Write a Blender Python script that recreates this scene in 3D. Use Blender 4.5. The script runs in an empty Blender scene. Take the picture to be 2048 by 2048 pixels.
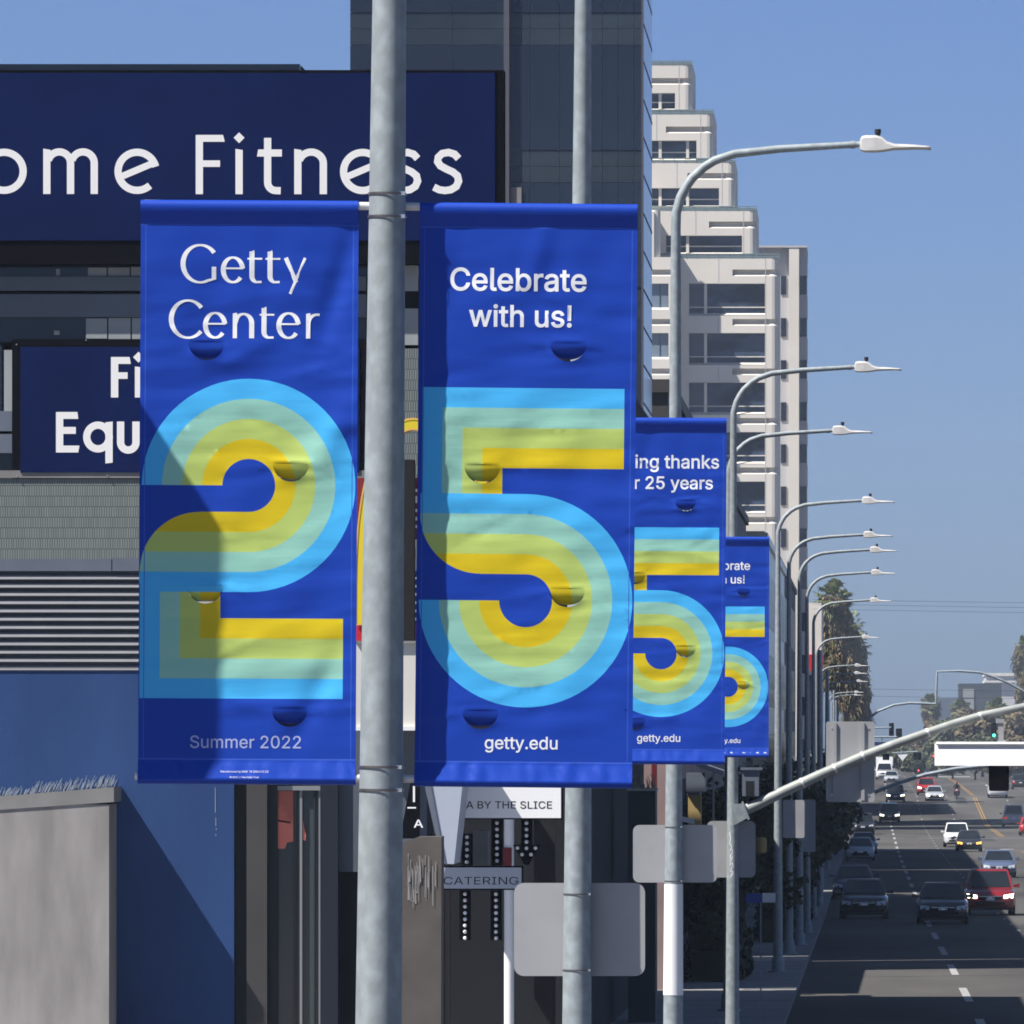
import bpy, bmesh, math, random, os
from mathutils import Vector, Matrix
from mathutils.geometry import delaunay_2d_cdt
random.seed(7)
S = bpy.context.scene
C = S.collection
RAD = math.radians
# ------------------------------------------------------------------ camera, sky, sun, exposure
CAMZ = 5.0            # the camera stands five metres above the near pavement
F = 15000.0           # focal length in picture pixels (2048 wide): a long telephoto
VX, VY = 1733.0, 1460.0   # where the street vanishes
cd = bpy.data.cameras.new("camera"); cam = bpy.data.objects.new("camera", cd); C.objects.link(cam)
cam.location = (0, 0, CAMZ); cam.rotation_euler = (RAD(90), 0, 0)
cd.sensor_width = 36; cd.lens = F / 2048 * 36
cd.shift_x = (1024 - VX) / 2048; cd.shift_y = (VY - 1024) / 2048
cd.clip_start = 1; cd.clip_end = 20000
S.camera = cam
SUN_EL, SUN_AZ = 54.0, 62.0      # azimuth: degrees to the left of straight behind the camera
wd = bpy.data.worlds.new("World"); S.world = wd; wd.use_nodes = True
wn = wd.node_tree; bg = wn.nodes["Background"]
sky = wn.nodes.new("ShaderNodeTexSky"); sky.sky_type = 'NISHITA'; sky.sun_disc = False
sky.sun_elevation = RAD(SUN_EL); sky.sun_rotation = RAD(180 + SUN_AZ)
sky.altitude = 0; sky.air_density = 1.0; sky.dust_density = 0.3; sky.ozone_density = 3.0
# sky tint by height: bluer at the horizon, dimmed overhead to cut fill light
geo = wn.nodes.new("ShaderNodeTexCoord"); sep = wn.nodes.new("ShaderNodeSeparateXYZ"); wn.links.new(geo.outputs["Generated"], sep.inputs[0])
ramp = wn.nodes.new("ShaderNodeValToRGB"); els = ramp.color_ramp.elements
els[0].position = 0.0; els[0].color = (.40,.56,1.02,1); els[1].position = .35; els[1].color = (.74,.78,.86,1)
e2 = els.new(.08); e2.color = (.46,.60,1.04,1)
wn.links.new(sep.outputs[2], ramp.inputs[0])
tint = wn.nodes.new("ShaderNodeMix"); tint.data_type = 'RGBA'; tint.blend_type = 'MULTIPLY'; tint.inputs[0].default_value = 1
wn.links.new(sky.outputs[0], tint.inputs[6]); wn.links.new(ramp.outputs[0], tint.inputs[7])
wn.links.new(tint.outputs[2], bg.inputs[0]); bg.inputs[1].default_value = 0.05
sl = bpy.data.lights.new("sun", 'SUN'); sl.energy = 4.6; sl.angle = RAD(0.5); sl.color = (1.0, 0.955, 0.89)
so = bpy.data.objects.new("sun", sl); C.objects.link(so)
sa, se = RAD(SUN_AZ), RAD(SUN_EL)
SUN = Vector((-math.sin(sa) * math.cos(se), -math.cos(sa) * math.cos(se), math.sin(se)))
so.rotation_euler = SUN.to_track_quat('Z', 'Y').to_euler(); so.location = (-30, -20, 60)
S.view_settings.view_transform = 'Standard'; S.view_settings.look = 'None'
S.view_settings.exposure = 0.91; S.view_settings.gamma = 1
S.cycles.max_bounces = 6; S.cycles.use_denoising = True
S.cycles.volume_bounces = 0
S.cycles.filter_width = 1.75

# ------------------------------------------------------------------ helpers
GP = [(-200, -4.9), (60, -4.9), (100, -5.2), (200, -6.2), (288, -7.1), (450, -8.1), (540, -8.5), (680, -8.6), (720, -7.6), (760, -6.7), (900, -6.4), (1500, -6.0), (6000, -6.0)]
def ground(y):
    for (a, za), (b, zb) in zip(GP, GP[1:]):
        if y <= b:
            t = (y - a) / (b - a); return CAMZ + za + (zb - za) * t
    return CAMZ + GP[-1][1]
def X(x, d): return (x - VX) * d / F
def Z(y, d): return CAMZ + (VY - y) * d / F
def at(x, y, d): return Vector((X(x, d), d, Z(y, d)))

class MB:
    def __init__(s): s.v = []; s.f = []; s.m = []
    def add(s, vs, fs, m=0):
        o = len(s.v); s.v += [tuple(p) for p in vs]; s.f += [tuple(i + o for i in f) for f in fs]; s.m += [m] * len(fs)
    def box(s, x0, x1, y0, y1, z0, z1, m=0):
        if x0 > x1: x0, x1 = x1, x0
        if y0 > y1: y0, y1 = y1, y0
        if z0 > z1: z0, z1 = z1, z0
        s.add([(x0,y0,z0),(x1,y0,z0),(x1,y1,z0),(x0,y1,z0),(x0,y0,z1),(x1,y0,z1),(x1,y1,z1),(x0,y1,z1)],
              [(0,3,2,1),(4,5,6,7),(0,1,5,4),(1,2,6,5),(2,3,7,6),(3,0,4,7)], m)
    def pbox(s, x0, x1, y0, y1, d, dep, m=0, front=0.0):      # a box whose front face spans picture pixels at depth d
        s.box(X(x0,d), X(x1,d), d - front, (d + dep) if dep > -front else d - front + dep, Z(y1,d), Z(y0,d), m)
    def prism(s, poly, y0, y1, m=0):      # polygon in x,z extruded along y
        n = len(poly)
        a = sum(poly[i][0]*poly[(i+1)%n][1]-poly[(i+1)%n][0]*poly[i][1] for i in range(n))
        if a < 0: poly = poly[::-1]
        vs = [(x,y0,z) for x,z in poly] + [(x,y1,z) for x,z in poly]
        fs = [tuple(range(n)), tuple(range(2*n-1, n-1, -1))] + [((i+1)%n, i, i+n, (i+1)%n+n) for i in range(n)]
        s.add(vs, fs, m)
    def sweep(s, prof, x0, x1, m=0):      # open profile of (y,z), top to bottom, extruded along x
        n = len(prof)
        s.add([(x0,y,z) for y,z in prof] + [(x1,y,z) for y,z in prof], [(i, i+1, n+i+1, n+i) for i in range(n-1)], m)
    def tube(s, pts, rad, n=12, m=0, cap=True):
        pts = [Vector(p) for p in pts]
        if not hasattr(rad, '__len__'): rad = [rad]*len(pts)
        o = len(s.v); up = None
        for i, p in enumerate(pts):
            t = (pts[min(i+1,len(pts)-1)] - pts[max(i-1,0)]).normalized()
            if up is None:
                up = Vector((0,1,0)) if abs(t.y) < .9 else Vector((1,0,0))
            a = (up - t*up.dot(t)).normalized(); b = t.cross(a); up = a
            for k in range(n):
                q = 2*math.pi*k/n
                s.v.append(tuple(p + (a*math.cos(q) + b*math.sin(q))*rad[i]))
        for i in range(len(pts)-1):
            for k in range(n):
                k2 = (k+1) % n
                s.f.append((o+i*n+k, o+i*n+k2, o+(i+1)*n+k2, o+(i+1)*n+k)); s.m.append(m)
        if cap:
            s.f.append(tuple(o+k for k in range(n))[::-1]); s.m.append(m)
            e = o+(len(pts)-1)*n; s.f.append(tuple(e+k for k in range(n))); s.m.append(m)
    def loft(s, rings, m=0, cap=True):
        n = len(rings[0]); o = len(s.v)
        for r in rings: s.v += [tuple(p) for p in r]
        for i in range(len(rings)-1):
            for k in range(n):
                k2 = (k+1) % n
                s.f.append((o+i*n+k, o+i*n+k2, o+(i+1)*n+k2, o+(i+1)*n+k)); s.m.append(m)
        if cap:
            s.f.append(tuple(o+k for k in range(n))[::-1]); s.m.append(m)
            e = o+(len(rings)-1)*n; s.f.append(tuple(e+k for k in range(n))); s.m.append(m)
    def mesh(s, name, mats, smooth=None):
        me = bpy.data.meshes.new(name); me.from_pydata(s.v, [], s.f)
        for mt in (mats if isinstance(mats, (list, tuple)) else [mats]): me.materials.append(mt)
        me.polygons.foreach_set('material_index', s.m)
        bm = bmesh.new(); bm.from_mesh(me)
        if smooth is not None:
            bmesh.ops.recalc_face_normals(bm, faces=bm.faces)
        bm.to_mesh(me); bm.free()
        if smooth is not None:
            me.polygons.foreach_set('use_smooth', [True]*len(me.polygons))
            if smooth: me.set_sharp_from_angle(angle=RAD(smooth))
        me.update(); return me
def put(name, me, parent=None, base=None, inv=True):
    o = bpy.data.objects.new(name, me); C.objects.link(o)
    if parent is not None:
        o.parent = parent
        if inv: o.matrix_parent_inverse = Matrix.Translation(-Vector(parent.location))
    return o
def obj(name, mb, mats, parent=None, smooth=None, inv=True):
    return put(name, mb.mesh(name, mats, smooth), parent, inv=inv)
def tag(o, label=None, cat=None, group=None, kind=None):
    if label: o["label"] = label
    if cat: o["category"] = cat
    if group: o["group"] = group
    if kind: o["kind"] = kind
    return o
def thing(name, loc, label, cat, group=None):
    o = bpy.data.objects.new(name, None); o.location = loc; o.empty_display_size = .2; C.objects.link(o)
    return tag(o, label, cat, group)

# ------------------------------------------------------------------ materials
MATS = {}
def mat(name, col, rough=.7, metal=0.0, spec=.3, noise=0.0, scale=3.0, stretch=(1,1,1), bump=0.0, bscale=None, emit=None, estr=0.0, coat=0.0, detail=4, contrast=(.3,.7), col2=None):
    if name in MATS: return MATS[name]
    m = bpy.data.materials.new(name); m.use_nodes = True
    nt = m.node_tree; b = nt.nodes["Principled BSDF"]
    b.inputs["Base Color"].default_value = (*col, 1); b.inputs["Roughness"].default_value = rough
    b.inputs["Metallic"].default_value = metal; b.inputs["Specular IOR Level"].default_value = spec
    b.inputs["Coat Weight"].default_value = coat
    if emit: b.inputs["Emission Color"].default_value = (*emit, 1); b.inputs["Emission Strength"].default_value = estr
    if noise or bump:
        tc = nt.nodes.new("ShaderNodeTexCoord"); mp = nt.nodes.new("ShaderNodeMapping"); mp.inputs["Scale"].default_value = stretch
        nt.links.new(tc.outputs["Object"], mp.inputs[0])
        tx = nt.nodes.new("ShaderNodeTexNoise"); tx.inputs["Scale"].default_value = scale; tx.inputs["Detail"].default_value = detail
        nt.links.new(mp.outputs[0], tx.inputs["Vector"])
        if noise:
            cr = nt.nodes.new("ShaderNodeValToRGB"); cr.color_ramp.elements[0].position, cr.color_ramp.elements[1].position = contrast
            k = noise
            c0 = tuple(max(0, c*(1-k)) for c in col); c1 = col2 or tuple(min(1, c*(1+k)) for c in col)
            cr.color_ramp.elements[0].color = (*c0, 1); cr.color_ramp.elements[1].color = (*c1, 1)
            nt.links.new(tx.outputs[0], cr.inputs[0]); nt.links.new(cr.outputs[0], b.inputs["Base Color"])
        if bump:
            t2 = tx
            if bscale:
                t2 = nt.nodes.new("ShaderNodeTexNoise"); t2.inputs["Scale"].default_value = bscale; t2.inputs["Detail"].default_value = 5
                nt.links.new(mp.outputs[0], t2.inputs["Vector"])
            bp = nt.nodes.new("ShaderNodeBump"); bp.inputs["Strength"].default_value = bump; bp.inputs["Distance"].default_value = .02
            nt.links.new(t2.outputs[0], bp.inputs["Height"]); nt.links.new(bp.outputs[0], b.inputs["Normal"])
    MATS[name] = m; return m
def brick_mat(name, c1, c2, mortar, bw, bh, rough=.6, mort=.006, offset=0.5, var=.0, bumpd=.01):
    if name in MATS: return MATS[name]
    m = bpy.data.materials.new(name); m.use_nodes = True
    nt = m.node_tree; b = nt.nodes["Principled BSDF"]; b.inputs["Roughness"].default_value = rough; b.inputs["Specular IOR Level"].default_value = .3
    tc = nt.nodes.new("ShaderNodeTexCoord"); sp = nt.nodes.new("ShaderNodeSeparateXYZ"); cb = nt.nodes.new("ShaderNodeCombineXYZ")
    nt.links.new(tc.outputs["Object"], sp.inputs[0])
    ad = nt.nodes.new("ShaderNodeMath"); ad.operation = 'ADD'
    nt.links.new(sp.outputs[0], ad.inputs[0]); nt.links.new(sp.outputs[1], ad.inputs[1])
    nt.links.new(ad.outputs[0], cb.inputs[0]); nt.links.new(sp.outputs[2], cb.inputs[1])
    br = nt.nodes.new("ShaderNodeTexBrick"); br.offset = offset
    br.inputs["Color1"].default_value = (*c1, 1); br.inputs["Color2"].default_value = (*c2, 1); br.inputs["Mortar"].default_value = (*mortar, 1)
    br.inputs["Scale"].default_value = 1; br.inputs["Brick Width"].default_value = bw; br.inputs["Row Height"].default_value = bh
    br.inputs["Mortar Size"].default_value = mort
    nt.links.new(cb.outputs[0], br.inputs["Vector"]); nt.links.new(br.outputs[0], b.inputs["Base Color"])
    MATS[name] = m; return m

M = {}
M['steel'] = mat('galvanised steel', (.285,.32,.335), rough=.6, metal=.2, spec=.35, noise=.13, scale=13, stretch=(1,1,.8), contrast=(.42,.66), bump=.05, bscale=40, detail=6)
M['steel_dark'] = mat('weathered steel', (.27,.31,.35), rough=.6, metal=.3, noise=.2, scale=6)
M['strap'] = mat('strap steel', (.22,.19,.18), rough=.35, metal=.8)
M['strap_bright'] = mat('strap buckle', (.7,.7,.7), rough=.3, metal=.8)
M['rod'] = mat('bracket rod', (.66,.66,.66), rough=.4, metal=.3)
M['lum'] = mat('luminaire paint', (.50,.49,.48), rough=.5, noise=.12, scale=8)
M['dark'] = mat('black plastic', (.02,.02,.025), rough=.6)
M['alum'] = mat('sign back aluminium', (.36,.36,.37), rough=.55, metal=.15, noise=.08, scale=2)
M['white'] = mat('white paint', (.8,.8,.8), rough=.6, noise=.04, scale=2)
M['signwhite'] = mat('white sign face', (.87,.87,.88), rough=.5)
M['navy'] = mat('navy sign face', (.0046,.0120,.066), rough=.7, spec=.03, noise=.12, scale=.6)
M['letter'] = mat('sign lettering white', (.80,.79,.78), rough=.55)
M['black'] = mat('black frame', (.006,.006,.008), rough=.8, spec=.0)
M['spandrel'] = mat('grey spandrel panel', (.105,.128,.155), rough=.6, noise=.1, scale=.7)
M['glass_dark'] = mat('dark glass', (.012,.018,.03), rough=.08, spec=.5, noise=.45, scale=.22, stretch=(1,1,1.6))
M['ledge'] = mat('grey ledge metal', (.12,.14,.18), rough=.5, noise=.1, scale=1)
M['louvre'] = mat('louvre metal', (.165,.170,.185), rough=.5, noise=.08, scale=2)
M['void'] = mat('dark void', (.012,.014,.018), rough=.9)
M['bluewall'] = mat('blue stucco', (.027,.060,.165), rough=.9, spec=.1, noise=.22, scale=.55, stretch=(1,1,.45), bump=.12, bscale=30, detail=6, contrast=(.25,.75))
M['concrete'] = mat('painted concrete', (.285,.270,.262), rough=.9, spec=.1, noise=.24, scale=1.3, stretch=(1.7,1,.4), bump=.1, bscale=30, detail=7)
M['cap'] = mat('concrete cap', (.22,.215,.21), rough=.9, spec=.1, noise=.15, scale=1.5)
M['cream'] = mat('cream stucco', (.62,.60,.55), rough=.9, spec=.1, noise=.08, scale=.8)
M['brownpanel'] = mat('brown column', (.055,.052,.052), rough=.6, noise=.1, scale=1)
M['slate'] = mat('slate column', (.022,.028,.034), rough=.6)
M['navycol'] = mat('navy column', (.010,.014,.026), rough=.6)
M['greypanel'] = mat('grey wall panel', (.085,.10,.125), rough=.7, noise=.08, scale=.8)
M['shopglass'] = mat('shop glass', (.045,.06,.066), rough=.1, spec=.5)
M['poster'] = mat('red poster', (.66,.19,.14), rough=.7, noise=.25, scale=1.2, contrast=(.45,.55))
M['alframe'] = mat('aluminium frame', (.26,.27,.28), rough=.45, metal=.3)
M['red'] = mat('red sign', (.52,.018,.028), rough=.5)
M['darkred'] = mat('dark red', (.14,.014,.02), rough=.55)
M['yellow'] = mat('yellow arch', (.72,.56,.03), rough=.4)
M['orange'] = mat('orange edge', (.75,.42,.12), rough=.5)
M['charcoal'] = mat('charcoal post', (.020,.019,.020), rough=.8, spec=.1)
M['tower'] = mat('white tower panel', (.71,.66,.585), rough=.7, spec=.2, noise=.05, scale=.25)
M['tower2'] = mat('tower wing panel', (.47,.46,.47), rough=.7, spec=.2)
M['tglass'] = mat('tower glass', (.030,.045,.075), rough=.15, spec=.35, noise=.6, scale=.3, stretch=(1,1,2), contrast=(.42,.6))
M['tglass_sky'] = mat('tower sky reflection glass', (.19,.235,.29), rough=.2, spec=.4)  # sky reflection painted into the base colour
M['rail'] = mat('green rail', (.17,.24,.24), rough=.4)
M['asphalt'] = mat('asphalt', (.074,.071,.067), rough=.95, spec=.1, noise=.38, scale=.15, stretch=(1,.25,1), detail=6)
M['paving'] = mat('concrete paving', (.24,.235,.23), rough=.95, spec=.1, noise=.12, scale=.4)
M['earth'] = mat('city ground', (.11,.105,.10), rough=1, noise=.2, scale=.02)
M['line'] = mat('road paint white', (.30,.30,.29), rough=.8, noise=.2, scale=2)
M['yline'] = mat('road paint yellow', (.30,.17,.05), rough=.8, noise=.2, scale=2)
M['leaf'] = mat('dark tree leaves', (.022,.034,.015), rough=.6, spec=.15, noise=.6, scale=.8)
M['leaf2'] = mat('olive tree leaves', (.075,.085,.042), rough=.6, spec=.25, noise=.5, scale=.6)
M['leaf3'] = mat('dry tree leaves', (.13,.105,.06), rough=.7, spec=.2, noise=.5, scale=.5)
M['bark'] = mat('bark', (.09,.07,.055), rough=.95, noise=.3, scale=4)
M['frond'] = mat('palm frond green', (.13,.155,.058), rough=.55, spec=.3, noise=.4, scale=1)
M['skirt'] = mat('dead palm fronds', (.20,.155,.09), rough=.85, spec=.1, noise=.5, scale=1.2)
M['tyre'] = mat('tyre rubber', (.012,.012,.012), rough=.9)
M['rim'] = mat('wheel rim', (.35,.35,.36), rough=.35, metal=.7)
M['carglass'] = mat('car glass', (.012,.016,.02), rough=.06, spec=.6)
M['lamp_on'] = mat('lit headlight', (.9,.9,.85), rough=.2, emit=(1,.93,.72), estr=3.2)
M['lamp_off'] = mat('headlight glass', (.6,.62,.65), rough=.12, spec=.6)
M['amber'] = mat('amber light', (.8,.3,.05), rough=.3, emit=(1,.45,.08), estr=1.6)
M['tail'] = mat('tail light', (.35,.01,.012), rough=.25, emit=(1,.05,.04), estr=.25)
M['plate'] = mat('licence plate', (.65,.66,.68), rough=.5)
M['chrome'] = mat('chrome', (.75,.75,.75), rough=.15, metal=.9)
M['green_on'] = mat('green signal lens', (.05,.6,.4), rough=.3, emit=(.1,1,.6), estr=1.5)
M['red_on'] = mat('red signal lens', (.6,.05,.05), rough=.3, emit=(1,.1,.08), estr=1.0)
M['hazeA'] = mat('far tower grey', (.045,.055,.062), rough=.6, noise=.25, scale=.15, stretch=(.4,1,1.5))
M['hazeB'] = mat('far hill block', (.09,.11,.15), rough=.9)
def paint(n, c, r=.3): return mat('car paint ' + n, c, rough=r, spec=.5, coat=.6)

# ------------------------------------------------------------------ flat shapes: loops -> triangles
def inside(loops, x, y):
    w = 0
    for lp in loops:
        n = len(lp); x1, y1 = lp[-1]
        for x2, y2 in lp:
            if y1 <= y:
                if y2 > y and (x2-x1)*(y-y1) - (x-x1)*(y2-y1) > 0: w += 1
            elif y2 <= y and (x2-x1)*(y-y1) - (x-x1)*(y2-y1) < 0: w -= 1
            x1, y1 = x2, y2
    return w != 0
def fill(loops):
    pts = []; edges = []
    for lp in loops:
        o = len(pts); n = len(lp)
        pts += [Vector(p) for p in lp]; edges += [(o+i, o+(i+1) % n) for i in range(n)]
    vs, es, fs, *_ = delaunay_2d_cdt(pts, edges, [], 0, 1e-4)
    out = []
    for f in fs:
        cx = sum(vs[i].x for i in f)/len(f); cy = sum(vs[i].y for i in f)/len(f)
        if inside(loops, cx, cy): out.append(tuple(f))
    return [tuple(v) for v in vs], out
def area(lp): return sum(lp[i-1][0]*lp[i][1]-lp[i][0]*lp[i-1][1] for i in range(len(lp)))/2
def grow(lp, d):
    out = []; n = len(lp)
    for i in range(n):
        a, b, c = Vector(lp[i-1]), Vector(lp[i]), Vector(lp[(i+1) % n])
        t1 = (b-a); t2 = (c-b)
        if t1.length < 1e-9 or t2.length < 1e-9: out.append(tuple(b)); continue
        t1.normalize(); t2.normalize()
        n1 = Vector((t1.y, -t1.x)); n2 = Vector((t2.y, -t2.x)); mm = n1+n2
        if mm.length < 1e-6: out.append(tuple(b)); continue
        mm.normalize(); k = min(1/max(mm.dot(n1), .35), 2.0)
        out.append(tuple(b + mm*d*k))
    return out
FONT = None
try:
    FONT = bpy.data.fonts.load(os.path.join(bpy.utils.system_resource('DATAFILES'), 'fonts', 'Inter.woff2'))
except Exception:
    FONT = None
_tc = {}
def text_loops(s, bold=0.0, space=1.0):
    key = (s, bold, space)
    if key in _tc: return _tc[key]
    c = bpy.data.curves.new('lettering', 'FONT'); c.body = s; c.space_character = space
    if FONT: c.font = FONT
    o = bpy.data.objects.new('lettering', c); C.objects.link(o)
    dg = bpy.context.evaluated_depsgraph_get(); oe = o.evaluated_get(dg)
    cu = oe.to_curve(dg)
    loops = []
    for sp in cu.splines:
        lp = []; bp = sp.bezier_points; n = len(bp)
        for i in range(n):
            p0, h0, h1, p1 = bp[i].co, bp[i].handle_right, bp[(i+1) % n].handle_left, bp[(i+1) % n].co
            straight = ((h0-p0).cross(p1-p0)).length < 1e-6 and ((h1-p1).cross(p1-p0)).length < 1e-6
            for k in range(1 if straight else 5):
                t = k/5; u = 1-t
                q = p0*u**3 + h0*3*u*u*t + h1*3*u*t*t + p1*t**3
                if not lp or (Vector(lp[-1])-Vector((q.x, q.y))).length > 1e-4: lp.append((q.x, q.y))
        if len(lp) > 2: loops.append(lp)
    oe.to_curve_clear(); bpy.data.objects.remove(o); bpy.data.curves.remove(c)
    # outer loops must run counter-clockwise
    if loops:
        big = max(loops, key=lambda l: abs(area(l)))
        if area(big) < 0: loops = [l[::-1] for l in loops]
    if bold: loops = [grow(l, bold) for l in loops]
    _tc[key] = loops; return loops
def text_fit(s, cx, base, width, bold=0.0, space=1.0, height=None):   # loops in pixels, y down
    lp = text_loops(s, bold, space)
    x0 = min(p[0] for l in lp for p in l); x1 = max(p[0] for l in lp for p in l)
    k = width/(x1-x0); ky = k
    if height: ky = height/.727
    return [[(cx + (p[0]-(x0+x1)/2)*k, base - p[1]*ky) for p in l][::-1] for l in lp]
def stroke(pts, w, closed=False):     # a pen stroke: w a number or a function of the stroke's direction
    pts = [Vector(p) for p in pts]; n = len(pts); L = []; R = []
    for i in range(n):
        if closed: a, b = pts[i-1], pts[(i+1) % n]
        else: a, b = pts[max(i-1, 0)], pts[min(i+1, n-1)]
        t = (b-a).normalized(); nn = Vector((t.y, -t.x)); ww = (w(t) if callable(w) else w)/2
        if not closed and 0 < i < n-1:
            t1 = (pts[i]-pts[i-1]).normalized(); k = 1/max(Vector((t1.y, -t1.x)).dot(nn), .5); ww *= k
        L.append(tuple(pts[i]+nn*ww)); R.append(tuple(pts[i]-nn*ww))
    def ccw(l): return l if area(l) > 0 else l[::-1]
    if closed:
        a, b = (L, R) if abs(area(L)) > abs(area(R)) else (R, L)
        return [ccw(a), ccw(b)[::-1]]
    return [ccw(L + R[::-1])]
def arc(cx, cy, rx, ry, a0, a1, n=28):
    return [(cx + rx*math.cos(RAD(a0+(a1-a0)*i/n)), cy + ry*math.sin(RAD(a0+(a1-a0)*i/n))) for i in range(n+1)]
def poly(*p): return [list(p) if area(p) > 0 else list(p)[::-1]]

# the rounded sans of the shop sign, cap height 1, y up, pen width w
def sign_glyph(ch, w):
    h = w/2; xh = .765; r = (xh-w)/2; cy = xh/2
    if ch == 'o': return stroke(arc(r+h, cy, r, r, 0, 360, 40)[:-1], w, True), 2*r+w
    if ch == 'H': return poly((0,0),(w,0),(w,1),(0,1)) + poly((.62,0),(.62+w,0),(.62+w,1),(.62,1)) + poly((h,.48),(.65,.48),(.65,.48+w),(h,.48+w)), .62+w
    if ch == 'F': return poly((0,0),(w,-.0),(w,1),(0,1)) + poly((0,1),(0,1-.95*w),(.49,1-.95*w),(.46,1)) + poly((h,.46),(.41,.46),(.41,.46+.9*w),(h,.46+.9*w)), .49
    if ch == 'E': return poly((0,0),(w,0),(w,1),(0,1)) + poly((0,1),(0,1-.95*w),(.55,1-.95*w),(.53,1)) + poly((h,.46),(.49,.46),(.49,.46+.95*w),(h,.46+.95*w)) + poly((0,0),(.55,0),(.58,.95*w),(0,.95*w)), .57
    if ch == 'i': return poly((0,0),(w,0),(w,xh-.02),(0,xh)) + poly((h,.86),(h+.75*w,.86+.75*w),(h,.86+1.5*w),(h-.75*w,.86+.75*w)), w
    if ch == 't': return stroke([(.18,.95),(.18,.20)] + arc(.32,.20,.14,.14,180,270,8)[1:] + [(.40,.058)], w) + poly((0,xh-.13),(.42,xh-.13),(.42,xh-.01),(.02,xh-.01)), .42
    if ch in 'nm':
        g = poly((0,0),(w,0),(w,xh-.02),(0,xh)); x = h; k = 1 if ch == 'n' else 2; a = .205 if ch == 'n' else .19
        for j in range(k):
            g += stroke(arc(x+a+.02, .52, a, .19, 165, 0, 16) + [(x+2*a+.02, 0)], w); x += 2*a+.02
        return g, x+h
    if ch == 'e': return stroke(arc(r+h, cy, r, r, 14, 312, 40), w) + stroke([(h+.03, cy-.10), (2*r+.6*w, cy+.165)], w*.92), 2*r+w
    if ch == 's': return stroke([(.45,.60),(.38,.675),(.28,.705),(.17,.685),(.105,.62),(.095,.55),(.14,.48),(.24,.425),(.35,.375),(.43,.31),(.45,.22),(.41,.13),(.32,.075),(.22,.06),(.12,.075),(.03,.12)], w), .51
    if ch == 'q': return stroke(arc(r+h, cy, r*.95, r, 0, 360, 36)[:-1], w, True) + poly((2*r-.02,-.27),(2*r+w-.02,-.25),(2*r+w-.02,xh+.0),(2*r-.02,xh-.02)), 2*r+w
    if ch == 'p': return stroke(arc(r+h, cy, r*.95, r, 0, 360, 36)[:-1], w, True) + poly((.0,-.27),(w,-.25),(w,xh),(.0,xh-.02)), 2*r+w
    if ch == 'u': return stroke([(h,xh),(h,.25)] + arc(h+.19,.25,.19,.19,180,360,16)[1:] + [(h+.38,xh)], w), .38+w
    return [], .3
def sign_text(s, x0, base, cap, w=.125, gap=.1, xs=None):     # pixels, y down
    out = []; x = x0
    for i, ch in enumerate(s):
        if ch == ' ': x += .3*cap; continue
        g, adv = sign_glyph(ch, w)
        if xs and xs[i] is not None: x = xs[i]
        out += [[(x+p[0]*cap, base-p[1]*cap) for p in l][::-1] for l in g]
        x += (adv+gap)*cap
    return out
def lay(mb, loops, d, m=0, proud=.004):      # lay picture-pixel loops on a face at depth d as thin raised letters
    vs, fs = fill(loops)
    mb.add([(X(x,d), d-proud, Z(y,d)) for x, y in vs], fs, m)
# ================================================================== ground, road, pavements
def strip(name, x0, x1, dz, m, y0=-60, y1=1740, kerb=None):
    ys = sorted(set([y0, y1] + [p[0] for p in GP if y0 < p[0] < y1] + [y for y in range(int(y0), min(int(y1), 1600), 20)]))
    mb = MB()
    for a, b in zip(ys, ys[1:]):
        if a == b: continue
        za, zb = ground(a)+dz, ground(b)+dz
        mb.add([(x0,a,za),(x1,a,za),(x1,b,zb),(x0,b,zb)], [(0,1,2,3)])
        if kerb is not None:
            xk = kerb
            mb.add([(xk,a,za-.2),(xk,b,zb-.2),(xk,b,zb),(xk,a,za)], [(0,1,2,3)])
    return tag(obj(name, mb, m), kind='structure')
strip('ground', -320, 320, -.05, M['earth'], -100, 1740)
hl_ = MB(); rs = random.Random(4); xs = [-320+10*i for i in range(65)]
hz_ = [CAMZ-5.7+.3*math.sin(x*.021)+.3*math.sin(x*.067+1)+rs.uniform(-.1,.1) for x in xs]
hl_.add([(x,1735,CAMZ-6.1) for x in xs]+[(x,1755,z_) for x, z_ in zip(xs,hz_)]+[(x,1780,CAMZ-6.1) for x in xs], [(i,i+1,66+i-0,65+i) for i in range(64)]+[(65+i,66+i,131+i,130+i) for i in range(64)])
tag(obj('hills', hl_, M['leaf3']), kind='structure')
strip('road', -1.55, 24.5, 0, M['asphalt'])
strip('pavement', -14, -1.55, .14, M['paving'], kerb=-1.55)
strip('pavement', 24.5, 36, .14, M['paving'], kerb=24.5)
cross = strip('cross_street', -120, -1.55, .15, M['asphalt'], 532, 584)
pt = MB(); rs = random.Random(9)
for i in range(46):
    px_ = rs.choice((.3,1.9,3.6,4.6,6.4,7.4,9.4,12.4,15.5,18.6)); y_ = rs.uniform(110, 900); l_ = rs.uniform(4, 26); w_ = rs.choice((.09,.12,1.1,1.6,2.2))
    while l_ > 0:
        e_ = min(l_, 6); pt.add([(px_-w_/2,y_,ground(y_)+.004+i*.00004),(px_+w_/2,y_,ground(y_)+.004+i*.00004),(px_+w_/2,y_+e_,ground(y_+e_)+.004+i*.00004),(px_-w_/2,y_+e_,ground(y_+e_)+.004+i*.00004)], [(0,1,2,3)]); y_ += e_; l_ -= e_
tag(obj('road_patches', pt, mat('tar patches', (.042,.041,.041), rough=.9, noise=.2, scale=.8)), kind='structure')
mk = MB()
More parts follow.
